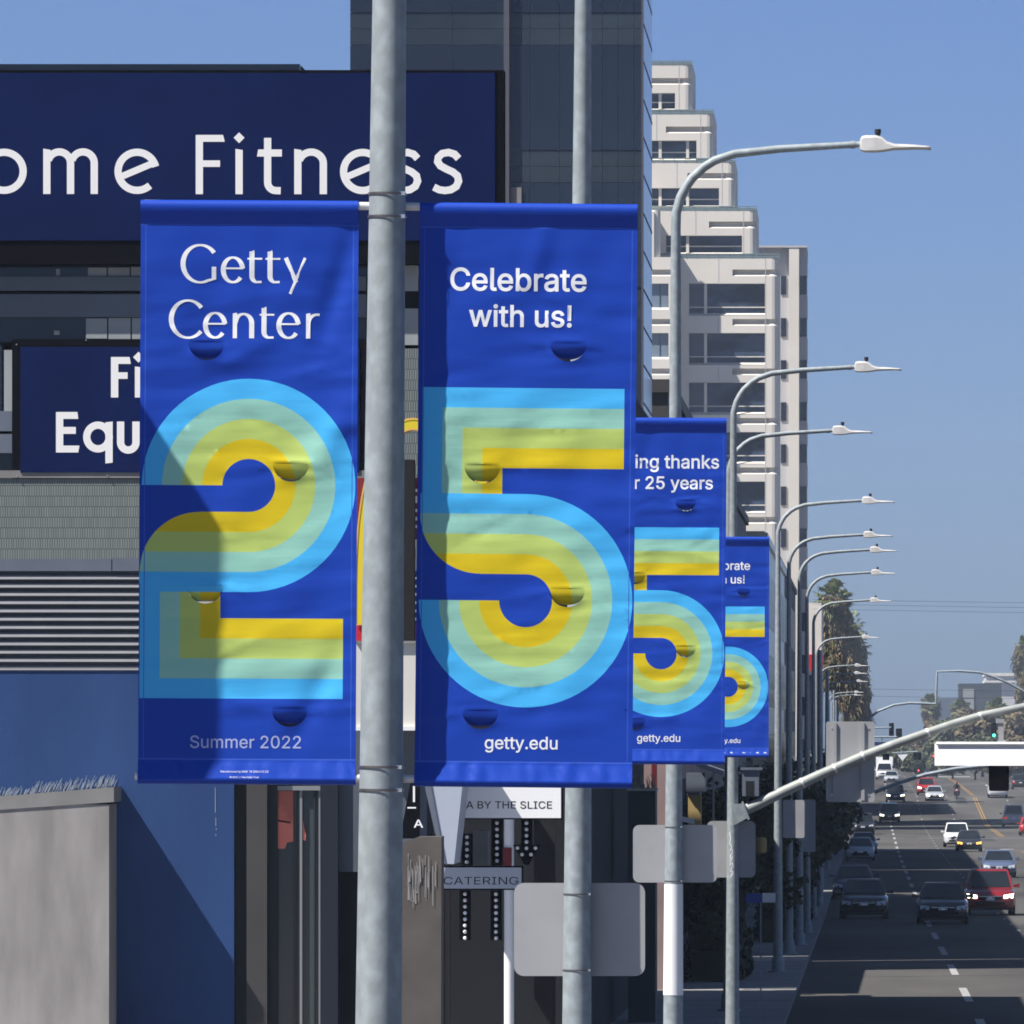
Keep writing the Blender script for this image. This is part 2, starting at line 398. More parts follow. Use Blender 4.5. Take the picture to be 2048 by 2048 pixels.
def dash(x, w, y0, y1, m=0):
    y = y0
    while y < y1:
        e = min(y+12, y1); mk.add([(x-w/2,y,ground(y)+.008),(x+w/2,y,ground(y)+.008),(x+w/2,e,ground(e)+.008),(x-w/2,e,ground(e)+.008)], [(0,1,2,3)], m); y = e
y = 120
while y < 1100:
    for x in (5.1, 8.1):
        dash(x, .11, y, y+3)
    y += 13
y = 110
while y < 1000:
    dash(2.2, .18, y, y+12); y += 25
for x in (10.75, 11.0): dash(x, .11, 120, 520, 1); dash(x, .11, 600, 1000, 1)
for x in (14.0, 17.0, 20.5):
    y = 120
    while y < 1000: dash(x, .12, y, y+4); y += 13
for yy in (524, 590):           # stop lines and crossing lines of the side street
    mk.add([(-1.2,yy,ground(yy)+.012),(24,yy,ground(yy)+.012),(24,yy+.9,ground(yy+.9)+.012),(-1.2,yy+.9,ground(yy+.9)+.012)], [(0,1,2,3)], 0)
for i in range(12):
    xx = -.8+i*2.05
    mk.add([(xx,530,ground(530)+.012),(xx+1,530,ground(530)+.012),(xx+1,533,ground(533)+.012),(xx,533,ground(533)+.012)], [(0,1,2,3)], 0)
tag(obj('road_markings', mk, [M['line'], M['yline']]), kind='structure')

# ================================================================== fitness shop building (left)
D1 = 115.0
b = thing('shop_building', (X(300,D1), D1, ground(D1)), 'long blue and grey shop building with louvres behind the navy fitness signs', 'building')
w = MB(); w.pbox(-700, 600, 128, 2300, D1, 6, 0, front=-.35); w.pbox(600, 836, 470, 2300, D1, 4, 0, front=-.35); obj('wall', w, M['void'], b)
bw = MB(); bw.box(X(-700,D1), X(468,D1), D1, D1+.34, ground(D1)-.3, Z(1341,D1)); obj('blue_wall', bw, M['bluewall'], b)
for (y0, y1, mm) in ((553,581,'spandrel'), (588,634,'spandrel'), (868,906,'ledge'), (822,862,'ledge')):
    s_ = MB(); s_.pbox(-700, 732, y0, y1, D1, .3, front=-.02); obj('spandrel_panel', s_, M[mm], b)
for (x0, x1, y0, y1) in ((-700,600,128,553), (600,836,474,553), (-700,732,634,684), (-700,4,690,822), (-700,732,908,940)):
    s_ = MB(); s_.pbox(x0, x1, y0, y1, D1+.12, .1); obj('glass_panel', s_, M['glass_dark'], b)
M['reflection'] = mat('pale window reflection', (.30,.325,.33), rough=.8, noise=.12, scale=.9)  # white reflections in the glass, painted as pale panels
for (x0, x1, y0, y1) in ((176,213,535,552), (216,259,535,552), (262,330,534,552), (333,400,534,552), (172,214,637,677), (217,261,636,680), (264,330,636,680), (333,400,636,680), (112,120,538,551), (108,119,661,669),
                         (740,776,500,582), (779,836,500,582), (740,836,617,690), (8,24,700,828)):  # plain grey panels and a pale mullion strip
    s_ = MB(); s_.pbox(x0, x1, y0, y1, D1+.06, .04); obj('reflection_panel', s_, M['reflection'], b)
M['tile'] = brick_mat('narrow grey tiles', (.185,.215,.205), (.155,.18,.175), (.055,.062,.062), .037, .162, mort=.005)
tl = MB(); tl.pbox(-700, 836, 956, 1119, D1, .3, front=.01); tl.pbox(738, 836, 697, 955.5, D1, .3, front=.01); obj('tile_cladding', tl, M['tile'], b)
lg = MB(); lg.pbox(-700, 223, 1118, 1142, D1, .3, front=.025); lg.pbox(225, 836, 1116, 1142, D1, .3, front=.03); obj('ledge', lg, M['ledge'], b)
lt = MB(); lt.pbox(-700, 736, 941, 956, D1, .3, front=.04); obj('sill', lt, M['cap'], b)
lv = MB()
z = Z(1142, D1) - .05
while z > Z(1336, D1):
    P_ = ((.11,0),(.03,-.010),(-.02,-.074),(-.02,-.080),(.11,-.088))
    lv.add([(X(-700,D1),D1+a,z+c_) for a, c_ in P_]+[(X(836,D1),D1+a,z+c_) for a, c_ in P_], [(i,i+1,6+i,5+i) for i in range(4)])
    z -= .1265
obj('louvre', lv, M['louvre'], b)
q = MB(); q.pbox(-700, 836, 1142, 1336, D1+.115, .05); obj('louvre_backing', q, M['spandrel'], b)
lb = MB(); lb.pbox(-700, 836, 1335, 1342, D1, .3, front=.004); obj('louvre_sill', lb, M['louvre'], b)
# shopfront right of the blue wall
def pb(name, x0, x1, y0, y1, m, front=0.0, dep=.3, d=D1): q = MB(); q.pbox(x0, x1, y0, y1, d, dep, front=front); return obj(name, q, M[m], b)
pb('column', 468, 493, 1342, 2300, 'slate', -.25); pb('column', 493, 534, 1342, 2300, 'brownpanel', .0); pb('column', 534, 553, 1342, 2300, 'slate', -.2)
pb('column', 640, 660, 1342, 2300, 'navycol', -.05); pb('column', 660, 676, 1342, 2300, 'navycol', .02)
pb('grey_panel', 676, 836, 1342, 1744, 'greypanel', -.1)
win = pb('window', 553, 640, 1581, 2150, 'shopglass', -.30, .04)
pb('window_frame', 553, 640, 1572, 1581, 'alframe', -.2)
for x0, x1, mm in ((585,591,'brownpanel'), (597,602,'alframe'), (625,628,'slate'), (635,640,'alframe')): pb('window_frame', x0, x1, 1581, 2150, mm, -.24, .05)
po = MB(); po.prism([(X(553,D1),Z(1582,D1)),(X(584,D1),Z(1582,D1)),(X(584,D1),Z(1683,D1)),(X(571,D1),Z(1686,D1)),(X(567,D1),Z(1698,D1)),(X(553,D1),Z(1698,D1))], D1+.262, D1+.285)
po.prism([(X(603,D1),Z(1640,D1)),(X(609,D1),Z(1672,D1)),(X(608,D1),Z(1682,D1)),(X(603,D1),Z(1680,D1))], D1+.262, D1+.285)
obj('poster', po, M['poster'], b)
sb = MB(); sb.prism([(X(553,D1),Z(1640,D1)),(X(578,D1),Z(1644,D1)),(X(578,D1),Z(1647,D1)),(X(553,D1),Z(1643,D1))], D1+.255, D1+.262); obj('poster_bar', sb, M['black'], b)
# pale scratches on the blue wall above the concrete block
sk = MB(); rs = random.Random(3)
for i in range(230):
    x = rs.uniform(-60, 228); h = rs.uniform(8, 24)*(1 if x > 60 else .8); yb = 1596-(x)*.098 + rs.uniform(-6, 2); dx = h*rs.uniform(.25, .6); t = rs.uniform(.9, 1.8)
    sk.add([(X(x,D1),D1-.004-.0001*i,Z(yb,D1)),(X(x+t,D1),D1-.004-.0001*i,Z(yb,D1)),(X(x+t+dx,D1),D1-.004-.0001*i,Z(yb-h,D1)),(X(x+dx+t*.3,D1),D1-.004-.0001*i,Z(yb-h,D1))], [(0,1,2,3)])
for (x, y0, y1) in ((430,1575,1625),(431,1635,1652),(432,1656,1660),(431,1668,1672)):
    sk.add([(X(x,D1),D1-.006,Z(y1,D1)),(X(x+1.6,D1),D1-.006,Z(y1,D1)),(X(x+1.2,D1),D1-.006,Z(y0,D1)),(X(x,D1),D1-.006,Z(y0,D1))], [(0,1,2,3)])
obj('scratch_pattern', sk, mat('pale scratches', (.26,.30,.36), rough=.9), b)

# concrete block in front of the blue wall
DB = D1-1.15
k = thing('concrete_wall', (X(100,DB), DB, ground(DB)), 'low grey concrete wall with a paler cap in front of the blue wall', 'wall')
c1 = MB(); c1.box(X(-700,DB), X(218,DB), DB, D1-.01, ground(DB)-.3, Z(1606,DB)-.02); obj('wall_body', c1, M['concrete'], k)
c2 = MB(); c2.prism([(X(-700,DB),Z(1668,DB)),(X(228,DB),Z(1604,DB)),(X(228,DB),Z(1574,DB)),(X(-700,DB),Z(1650,DB))], DB-.018, D1-.012); obj('wall_cap', c2, M['cap'], k)

# navy shop signs
DS = D1-.30
def shop_sign(x0, x1, y0, y1, fx0, fx1, fy0, fy1, loops, label, d, strip_right=None):
    t = thing('shop_sign', (X((x0+x1)/2,d), d, Z(y1,d)), label, 'sign', 'navy signs of the fitness shop')
    f = MB(); f.pbox(x0, x1, y0, y1, d, .45); obj('sign_box', f, M['black'], t)
    fc = MB(); fc.pbox(fx0, fx1, fy0, fy1, d, .02, 0, front=.025); vs = MB()
    lay(fc, loops, d-.025, 1, .005); obj('sign_face', fc, [M['navy'], M['letter']], t)
    if y0 > 500:
        for (x, y) in ((33,689),(34,952),(215,951),(172,680)):
            q = MB(); q.tube([at(x,y,d-.03), at(x,y,d)], .010, 8); obj('sign_bolt', q, M['strap_bright'], t)
    return t
k1 = 1/2.683
def cx_(v): return v*k1
big = sign_text('Home', -360, 240+397*k1, 118.5, .122, xs=[-345, -37, 86.5, 229])
big += sign_text('Fitness', 0, 240+398*k1, 118.5, .122, xs=[391.5, 471, 514, 588.5, 680, 782, 864])
shop_sign(-480, 1008, 140, 528, -480, 990, 146, 481, big, 'huge navy shop sign with white lettering Home Fitness, top left', DS)  # black below the face stands for the shade under the sign
sm = sign_text('Fitness', 222, 795, 81, .18, .10); sm += sign_text('Equipment', 112, 905, 81, .18, .085)
shop_sign(24, 736, 678, 957, 41, 719, 694, 945, sm, 'smaller black framed navy sign with bold white lettering below the huge one', D1-.035)

# off to the left beside the near pole: an unseen stucco pillar added to throw a shadow on the first banner
pl = MB(); pl.box(-4.9, -4.2, 30.70, 32.6, ground(31)-.2, CAMZ+3.17); pl.box(-4.95, -4.15, 30.65, 32.65, ground(31)-.2, ground(31)+.5)
tag(obj('shadow_pillar', pl, M['cream']), 'unseen stucco pillar added to shadow the first banner from the left', 'pillar')

# ================================================================== fast food sign behind the near pole
DM = 112.0
t = thing('restaurant_sign', (X(770,DM), DM, ground(DM)), 'red restaurant sign with a tall yellow arch behind the near pole', 'sign')
r1 = MB(); r1.pbox(700, 842, 956, 1078, DM, .3); obj('sign_board', r1, M['darkred'], t)
r2 = MB(); r2.pbox(690, 842, 1246, 1284, DM, .3); obj('red_band', r2, M['red'], t)
lt_ = MB()
for (y0, y1) in ((978,984),(992,1006),(1018,1024),(1034,1041),(1050,1056)): lt_.pbox(831, 834.5, y0, y1, DM-.012, .01)
obj('lettering', lt_, M['white'], t)
ar = MB()
def arch_pts(cx, half, top, bot, n=40): return [(cx+half*math.cos(math.pi*i/n), bot-(bot-top)*math.sin(math.pi*i/n)**.62) for i in range(n+1)]
for cx in (829, 1049):
    ctr = arch_pts(cx, 104, 850, 1251)
    lp = stroke(ctr, 24)
    ar_v, ar_f = fill(lp)
    o0 = len(ar.v)
    ar.add([(X(x,DM), DM-.40, Z(y,DM)) for x, y in ar_v], ar_f)
    bl = lp[0]; n = len(bl); ev, ef = fill([bl, grow(bl, -2.6)[::-1]]); ar.add([(X(x,DM), DM-.41, Z(y,DM)) for x, y in ev], ef, 1)
    ar.add([(X(x,DM), DM-.40, Z(y,DM)) for x, y in bl] + [(X(x,DM), DM-.02, Z(y,DM)) for x, y in bl], [(i, (i+1) % n, n+(i+1) % n, n+i) for i in range(n)], 1)
obj('arch', ar, [M['yellow'], M['orange']], t)
pp = MB(); pp.pbox(1068, 1110, 1284, 2200, DM, .2); pp.pbox(868, 900, 1284, 2200, DM, .2); obj('post', pp, M['charcoal'], t)
dp = MB(); dp.pbox(805, 828, 919, 1283, 111.2, .35)
tag(obj('dark_post', dp, M['charcoal']), 'dark square post on the shopfront roof close beside the near pole', 'post')
b = thing('white_shopfront', (X(770,110), 110, ground(110)), 'white shopfront wall under the red restaurant sign', 'building')
q = MB(); q.pbox(712, 838, 1287, 1453, 110.5, 3.0); obj('wall', q, M['cream'], b)
q = MB(); q.pbox(710, 839, 1453, 1461, 110.5, 3.0, front=.08); obj('ledge', q, M['white'], b)
q = MB(); q.pbox(722, 838, 1461, 2250, 111.8, 2.0); obj('lower_wall', q, M['greypanel'], b)
q = MB(); q.pbox(712, 838, 1282, 1287, 110.5, 3.0, front=.06); obj('coping', q, M['cap'], b)

# ================================================================== dark glass building
D2 = 188.0
b = thing('glass_building', (X(1150,D2), D2, ground(D2)), 'dark glass office building with a pale metal side behind the second banner', 'building')
M['tint'] = mat('dark blue glass', (.017,.024,.040), rough=.07, spec=.5, noise=.25, scale=.12)
M['tint2'] = mat('dark spandrel glass', (.030,.040,.050), rough=.15, spec=.5, noise=.25, scale=.3)
M['side'] = mat('pale blue metal side', (.50,.55,.68), rough=.16, spec=.7, noise=.05, scale=.5)
xr = X(1287, D2)
q = MB(); q.box(X(700,D2), xr, D2+.12, D2+7.4, ground(D2)-.5, Z(-330,D2)); obj('wall', q, [M['side']], b)
y0 = -330
cols = [700, 800, 905, 1008, 1020, 1044, 1060, 1119, 1205, 1236, 1268, 1287]
for rep in range(-2, 8):
    g1 = MB(); g2 = MB(); ya, yb, yc = 300+rep*275, 365+rep*275, 300+(rep+1)*275
    for x0, x1 in zip(cols, cols[1:]):
        if ya > -330: g2.pbox(x0+.4, x1-.4, ya+.5, (ya+yb)/2-.5, D2+.02, .09); g2.pbox(x0+.4, x1-.4, (ya+yb)/2+.5, yb-.5, D2+.02, .09)
        if yb > -330: g1.pbox(x0+.4, x1-.4, yb+.5, yc-.5, D2, .11)
    if g1.v: obj('glass_panel', g1, M['tint'], b)
    if g2.v: obj('spandrel_panel', g2, M['tint2'], b)
q = MB(); q.pbox(1008, 1019, -330, 2000, D2, .1, front=.15); q.pbox(1283, 1287, -330, 2000, D2, .1, front=.04); obj('corner_trim', q, mat('trim grey', (.09,.09,.11), rough=.5), b)
q = MB(); z = ground(D2)
while z < Z(-330,D2):
    q.box(xr, xr+.012, D2+.12, D2+7.4, z, z+.05); z += .95
obj('cladding_joint', q, mat('joint dark', (.06,.07,.12)), b)
q = MB(); q.pbox(1021, 1043, 375, 440, D2, .05, front=.05); obj('awning_panel', q, M['cap'], b)

# ================================================================== white stepped tower
DT = 640.0
b = thing('stepped_tower', (X(1430,DT), DT, ground(DT)), 'white stepped office tower with terraces and window bands', 'tower')
kz = DT/F
def storey(x0, x1, g, wt, wb, gx, wx, top, bot, d=DT, col=True, cr=14, mull=(1411,)):
    """one storey: white panel with a recessed window band and a shadow groove, in picture pixels of the tower's plane"""
    w = MB(); xs = sorted(set([x0, x1-cr] + [v for v in (gx, wx[0], wx[1]) if x0 < v < x1-cr]))
    for a, c in zip(xs, xs[1:]):
        mid = (a+c)/2; ev = []
        prof = [(d+1.5, Z(top,d)), (d, Z(top,d))]
        if g and mid > gx:
            prof += [(d, Z(g-4,d)), (d+.55, Z(g-4,d)), (d+.55, Z(g+2,d)), (d, Z(g+9,d))]
        if wx[0] < mid < wx[1]:
            prof2 = [(d, Z(wt,d)), (d+.75, Z(wt,d)), (d+.75, Z(wb-4,d)), (d, Z(wb+3,d))]
            prof = prof + prof2 if (not g or g < wt) else prof[:2] + prof2 + prof[2:]
        prof += [(d, Z(bot,d)), (d+1.5, Z(bot,d))]
        w.sweep(prof, X(a,d), X(c,d))
    # round corner column, pinched where the groove runs
    r = cr*d/F; xc = X(x1-cr, d); pts = []; rad = []
    for yy, rr in ([(bot, r)] + ([(g+9, r), (g+2, r*.55), (g-4, r*.55), (g-4.1, r)] if g else []) + [(top, r)]):
        pts.append((xc, d+r, Z(yy,d))); rad.append(rr)
    w.tube(pts, rad, 16)
    w.box(X(x0,d), X(x1-1,d), d+r, d+14, Z(bot,d), Z(top,d)+.0)
    obj('wall', w, M['tower'], b)
    gl = MB(); gl.box(X(wx[0],d)+.02, X(wx[1],d)-.02, d+.55, d+.6, Z(wb,d), Z(wt,d)-.02)
    wo = obj('window', gl, M['tglass'], b)
    ml = MB()
    for mx in mull:
        if wx[0] < mx < wx[1]: ml.box(X(mx-3,d), X(mx+3,d), d+.25, d+.54, Z(wb,d), Z(wt,d))
    ml.box(X(wx[0],d), X(wx[1],d), d+.42, d+.545, Z(wb-15,d), Z(wb-13,d))
    if ml.v: obj('mullion', ml, M['tower'], b)
    jt = MB()
    for jx in (wx[0]+(wx[1]-wx[0])*.39, x1-cr-13):
        jt.box(X(jx,d)-.03, X(jx,d)+.03, d-.012, d+.0, Z(wt-2,d), Z(top+3,d))
    jt.box(X(x1-cr-13,d)-.03, X(x1-cr-13,d)+.03, d-.012, d, Z(min(bot,wb+12),d), Z(wt,d))
    obj('panel_joint', jt, M['tower2'], b)
    if mull == (1411,):
        lp_ = MB(); lp_.box(X(wx[0]+1,d), X(1408,d), d+.50, d+.545, Z(wb-15.5,d), Z(wt,d)-.05); obj('reflection_panel', lp_, mat('tower pane reflection', (.085,.105,.135), rough=.3), b)  # glass reflection painted as a lighter left pane
for i in range(14):
    storey(1330, 1558, 543+99*i, 567+99*i, 628+99*i, 1465, (1378, 1530), 514+99*i if i == 0 else 531+99*(i-1)+99, 531+99*(i+1))
steps = [(416, 514, 1514, 447, 471, 506, 1418, (1332,1484), 1310), (320, 416, 1471, 350, 376, 412, 1375, (1300,1438), 1270), (222, 320, 1428, 257, 281, 318, 1332, (1262,1393), 1230), (124, 222, 1385, 160, 186, 218, 1290, (1220,1350), 1190)]
for (tp, bt, xr_, g, wt, wb, gx, wx, xl) in steps:
    storey(xl, xr_, g, wt, wb, gx, wx, tp, bt, mull=(1320, 1375))
for (yt, xl, xr_) in ((508,1306,1560), (413,1300,1515), (317,1260,1472), (220,1230,1428), (122,1190,1385)):
    rl = MB()
    rl.box(X(xl,DT), X(xr_,DT), DT-.06, DT+.06, Z(yt+1,DT), Z(yt-1,DT)); rl.box(X(xl,DT), X(xr_,DT), DT-.03, DT+.02, Z(yt+7,DT), Z(yt+4,DT))
    x = xl
    while x < xr_: rl.box(X(x,DT), X(x+1.2,DT), DT-.05, DT+.05, Z(yt+7,DT), Z(yt,DT)); x += 22
    obj('terrace_rail', rl, M['rail'], b)
# left bay stands three metres proud
dl = DT-3.0
for i in range(14):
    w = MB(); tp = 514+99*i if i == 0 else 531+99*i; bt = 630+99*i
    for a, c, wi in ((1180,1200,0), (1200,1337,1), (1337,1346,0)):
        prof = [(dl+1, Z(tp,dl)), (dl, Z(tp,dl)), (dl, Z(539+99*i,dl)), (dl+.5, Z(539+99*i,dl)), (dl+.5, Z(545+99*i,dl)), (dl, Z(552+99*i,dl))]
        if wi: prof += [(dl, Z(567+99*i,dl)), (dl+.5, Z(567+99*i,dl)), (dl+.5, Z(613+99*i,dl)), (dl, Z(619+99*i,dl))]
        prof += [(dl, Z(bt,dl))]
        w.sweep(prof, X(a,dl), X(c,dl))
    w.box(X(1180,dl), X(1346,dl), dl+.7, DT+4, Z(bt,dl), Z(tp,dl))
    obj('wall', w, M['tower'], b)
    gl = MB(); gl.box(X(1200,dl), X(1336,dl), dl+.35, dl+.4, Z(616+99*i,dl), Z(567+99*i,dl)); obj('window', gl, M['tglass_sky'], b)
    ml = MB(); ml.box(X(1319,dl), X(1320,dl), dl+.3, dl+.34, Z(614+99*i,dl), Z(567+99*i,dl)); obj('mullion', ml, M['tglass'], b)
w = MB(); w.tube([(X(1311,dl),dl+.6,Z(514,dl)),(X(1311,dl),dl+.6,Z(420,dl))], .42, 14); w.tube([(X(1311,dl),dl+.6,Z(447,dl)),(X(1311,dl),dl+.6,Z(443,dl))], .46, 14)
w.box(X(1200,dl), X(1308,dl), dl, dl+5, Z(514,dl), Z(423,dl)); obj('wall', w, M['tower'], b)
# rear wing
dw = 668.0; kk = 1.0
b2 = thing('tower_wing', (X(1570,dw), dw, ground(dw)), 'slim grey and white tower wing right of the stepped tower', 'tower')
def wx_(x): return X(x, dw)
q = MB(); q.box(wx_(1480), wx_(1613), dw+.8, dw+14, ground(dw)-1, Z(495,dw)); obj('wall', q, M['tower2'], b2)
q = MB(); q.box(wx_(1578), wx_(1598), dw, dw+.8, ground(dw)-1, Z(494,dw)); obj('pier', q, M['tower'], b2)
q = MB(); q.box(wx_(1480), wx_(1614), dw-.05, dw+14.1, Z(495,dw), Z(491,dw)); obj('roof', q, M['tower2'], b2)
for i in range(12):
    for x0, x1 in ((1561.5,1572.5), (1600,1613.4)):
        q = MB(); q.box(wx_(x0), wx_(x1), dw+.7, dw+.85, Z(588+84.3*i,dw), Z(551+84.3*i,dw)); obj('window', q, M['tint'], b2)
q = MB()
for i in range(12): q.box(wx_(1613), wx_(1613)+.03, dw+1, dw+13, Z(588+84.3*i,dw), Z(551+84.3*i,dw))
obj('side_window', q, M['tint'], b2)

# ================================================================== lower buildings along the left pavement
def block(name, label, x_right, d0, d1, top, m, wm, rows, cols_, cat='building', x_left=-30, group=None, face=True):
    t = thing(name, ((x_left+x_right)/2, d0, ground(d0)), label, cat, group)
    q = MB(); q.box(x_left, x_right, d0, d1, min(ground(d0), ground(d1))-.5, CAMZ+top); obj('wall', q, M[m], t)
    q = MB(); q.box(x_left-.1, x_right+.12, d0-.12, d1+.1, CAMZ+top, CAMZ+top+.35); obj('parapet', q, M[m], t)
    h = CAMZ+top-ground(d0)
    for r in range(rows):
        z0 = ground(d0)+1.0+r*(h-1)/rows
        q = MB(); n = cols_
        for c in range(n):
            xa = x_right-.6-c*3.2; q.box(xa-2.5, xa, d0-.02, d0+.1, z0, z0+(h/rows)*.62)
        obj('window', q, M[wm], t)
        q = MB(); y = d0+1.5
        while y < d1-3: q.box(x_right-.1, x_right+.03, y, y+3.0, z0, z0+(h/rows)*.62); y += 4.4
        obj('side_window', q, M[wm], t)
    return t
block('dark_shop', 'dark shopfront behind the pizza signs', -4.75, 128, 160, 6.3, 'void', 'void', 0, 4)
M['pink'] = mat('pinkish stucco', (.30,.22,.215), rough=.9, noise=.15, scale=1)
sh = block('corner_shop', 'pinkish low shop with grey eaves behind the white marked pole', -4.35, 165, 196, .1, 'pink', 'void', 1, 3)
dS = 164.0
q = MB(); q.pbox(1303, 1313, 1500, 1700, dS, .5); obj('column', q, M['darkred'], sh)
q = MB(); q.prism([(X(1396,dS),Z(1522,dS)),(X(1452,dS),Z(1541,dS)),(X(1452,dS),Z(1550,dS)),(X(1396,dS),Z(1531,dS))], dS-2.5, dS); obj('eaves', q, M['alframe'], sh)
q = MB(); q.pbox(1425, 1429, 1535, 1700, dS-2.4, .1); obj('thin_post', q, M['alframe'], sh)
q = MB(); q.pbox(1376, 1402, 1590, 1720, dS-1, .5); obj('yellow_column', q, mat('ochre paint', (.42,.30,.12), rough=.8, noise=.12, scale=2), sh)
q = MB(); q.pbox(1372, 1410, 1546, 1584, dS-1.2, .8); q.pbox(1374, 1400, 1584, 1590, dS-1.1, .6); obj('wall_cabinet', q, M['ledge'], sh)
q = MB(); q.prism([(X(1366,dS),Z(1631,dS)),(X(1392,dS),Z(1637,dS)),(X(1392,dS),Z(1647,dS)),(X(1366,dS),Z(1641,dS))], dS-1.5, dS-1.45); obj('notice', q, M['white'], sh)
block('brick_block', 'plain brown block further along the left pavement', -5.3, 200, 330, 9.0, 'brownpanel', 'tint', 3, 5)
f2 = block('dark_office', 'dark glass office block below the white tower', -4.6, 340, 420, 8.6, 'tint2', 'tint', 4, 5)
block('grey_office', 'grey office block with dark windows near the side street', -5.0, 424, 528, 9.5, 'greypanel', 'tint', 4, 5)
rb = thing('red_sign_building', (X(1625,700), 700, ground(700)), 'white building with a red sign band beside the palms', 'building')
q = MB(); q.box(-24, X(1643,700), 700, 730, ground(700)-1, Z(1206,700)); obj('wall', q, M['tower'], rb)
q = MB(); q.box(-24, X(1643,700)+.1, 699.6, 712, Z(1341,700), Z(1309,700)); obj('red_band', q, M['red'], rb)
q = MB(); q.box(-24, X(1642,700), 699.9, 699.99, Z(1500,700), Z(1350,700)); obj('shop_windows', q, M['tint'], rb)
# far right and far away
fb = thing('far_office', (X(1952,1450), 1450, CAMZ-6), 'hazy grey office block above the far trees', 'building')
q = MB(); q.pbox(1918, 2003, 1367, 1560, 1450, 20); obj('wall', q, M['hazeA'], fb)
q = MB(); q.pbox(1926, 1948, 1378, 1396, 1449.8, .3); q.pbox(1926, 1948, 1398, 1420, 1449.8, .3); obj('window', q, mat('far window', (.28,.29,.29), rough=.4), fb)
fb = thing('far_tower', (X(1990,1560), 1560, CAMZ-6), 'cream topped building behind the hazy office block', 'building')
q = MB(); q.pbox(1971, 2030, 1348, 1560, 1560, 25); obj('wall', q, M['tower2'], fb)
q = MB(); q.pbox(1969, 2032, 1346, 1352, 1559, 27); q.pbox(1969, 2032, 1361, 1365, 1559, 27); obj('roof', q, M['cream'], fb)
fb = thing('distant_block', (X(1890,1650), 1650, CAMZ-6), 'bluish distant block fading into the haze', 'building')
q = MB(); q.pbox(1856, 1925, 1396, 1560, 1650, 40); obj('wall', q, M['hazeB'], fb)
bw_ = thing('site_hoarding', (X(1907,1010), 1010, ground(1010)), 'low white barrier across the far end of the street', 'barrier')
q = MB(); q.pbox(1876, 1940, 1553, 1570, 1010, .3); obj('panel', q, M['white'], bw_)
q = MB(); q.pbox(1880, 1882, 1566, 1580, 1010, .2); q.pbox(1930, 1932, 1566, 1580, 1010, .2); obj('foot', q, M['alum'], bw_)
# ================================================================== banners
from mathutils import noise as NZ
BW, BV, PXM = 436.0, 1170.0, 477.0
BAND = 40.2
def sheen(name, col):
    m = mat(name, col, rough=.5, spec=.22, bump=.05, scale=6, stretch=(.45, 1, 5.0), detail=6); return m
BM = [sheen('banner blue', (.0085,.050,.385)), sheen('banner light blue', (.062,.425,.81)), sheen('banner sea green', (.265,.535,.445)), sheen('banner lime', (.435,.545,.14)), sheen('banner yellow', (.63,.475,.012)), sheen('banner white', (.80,.81,.84)), sheen('banner seam', (.04,.10,.50)), sheen('banner lilac', (.36,.41,.68))]
def reg2(u, v):
    cu, cv = 218.5, 571.0
    if v <= cv + 213.8:
        r = math.hypot(u-cu, v-cv)
        if v <= cv or u >= cu:
            return 4-int((r-53)/BAND) if 53 <= r < 213.8 else 0
        k = v-cv-53
        if k < 0 or u < 2: return 0
        if u < 121 and v < cv+173 and math.hypot(u-121, v-cv-173) > 119.5: return 0
        return 4-min(3, int(k/BAND))
    if u < 2 or u > 409 or v > 998: return 0
    i = min(int((u-2)/BAND), int((998-v)/BAND)); return 1+i if i < 4 else 0
def reg5(u, v):
    cu, cv = 219.0, 796.0
    if v < cv-213.8:
        if v < 370 or u < 9 or u > 413: return 0
        i = min(int((u-9)/BAND), int((v-370)/BAND)); return 1+i if i < 4 else 0
    r = math.hypot(u-cu, v-cv)
    if u >= cu or v >= cv: return 4-int((r-53)/BAND) if 53 <= r < 213.8 else 0
    k = cv-v-53
    if k < 0 or u < 7: return 0
    if u < 126 and v > cv-173 and math.hypot(u-126, v-cv+173) > 119.5: return 0
    return 4-min(3, int(k/BAND))
def band_lines(kind):
    L = []
    cu, cv = (218.5, 571.0) if kind == 2 else (219.0, 796.0)
    rad = [53+BAND*i for i in range(5)]; rad[-1] = 213.8
    for r in rad: L.append(arc(cu, cv, r, r, 0, 360, 72))
    s = 1 if kind == 2 else -1
    for r in rad: L.append([(2 if kind == 2 else 7, cv+s*r), (cu, cv+s*r)])
    L.append([(0, cv), (cu, cv)])
    if kind == 2:
        L.append(arc(121, cv+173, 119.5, 119.5, 180, 270, 24))
        for i in range(5):
            L.append([(2+BAND*i, cv+200), (2+BAND*i, 998)]); L.append([(2, 998-BAND*i), (409, 998-BAND*i)])
        L.append([(409, 790), (409, 998)])
    else:
        L.append(arc(126, cv-173, 119.5, 119.5, 90, 180, 24))
        for i in range(5):
            L.append([(9+BAND*i, 370), (9+BAND*i, cv-213.8)]); L.append([(9, 370+BAND*i), (413, 370+BAND*i)])
        L.append([(413, 370), (413, 560)]); L.append([(7, 560), (7, 640)]); L.append([(9+4*BAND, 540), (9+4*BAND, 583)])
    return L
def prof(v):
    if v < 12: return -math.sqrt(max(0, 144-(12-v)**2))
    if v < 18: return -12+.4*(v-12)/6
    if v < 48: return -11.6*(48-v)/30
    if v > BV-12: return -math.sqrt(max(0, 144-(v-BV+12)**2))
    if v > BV-49: return -12*(v-BV+49)/37
    return 0.0
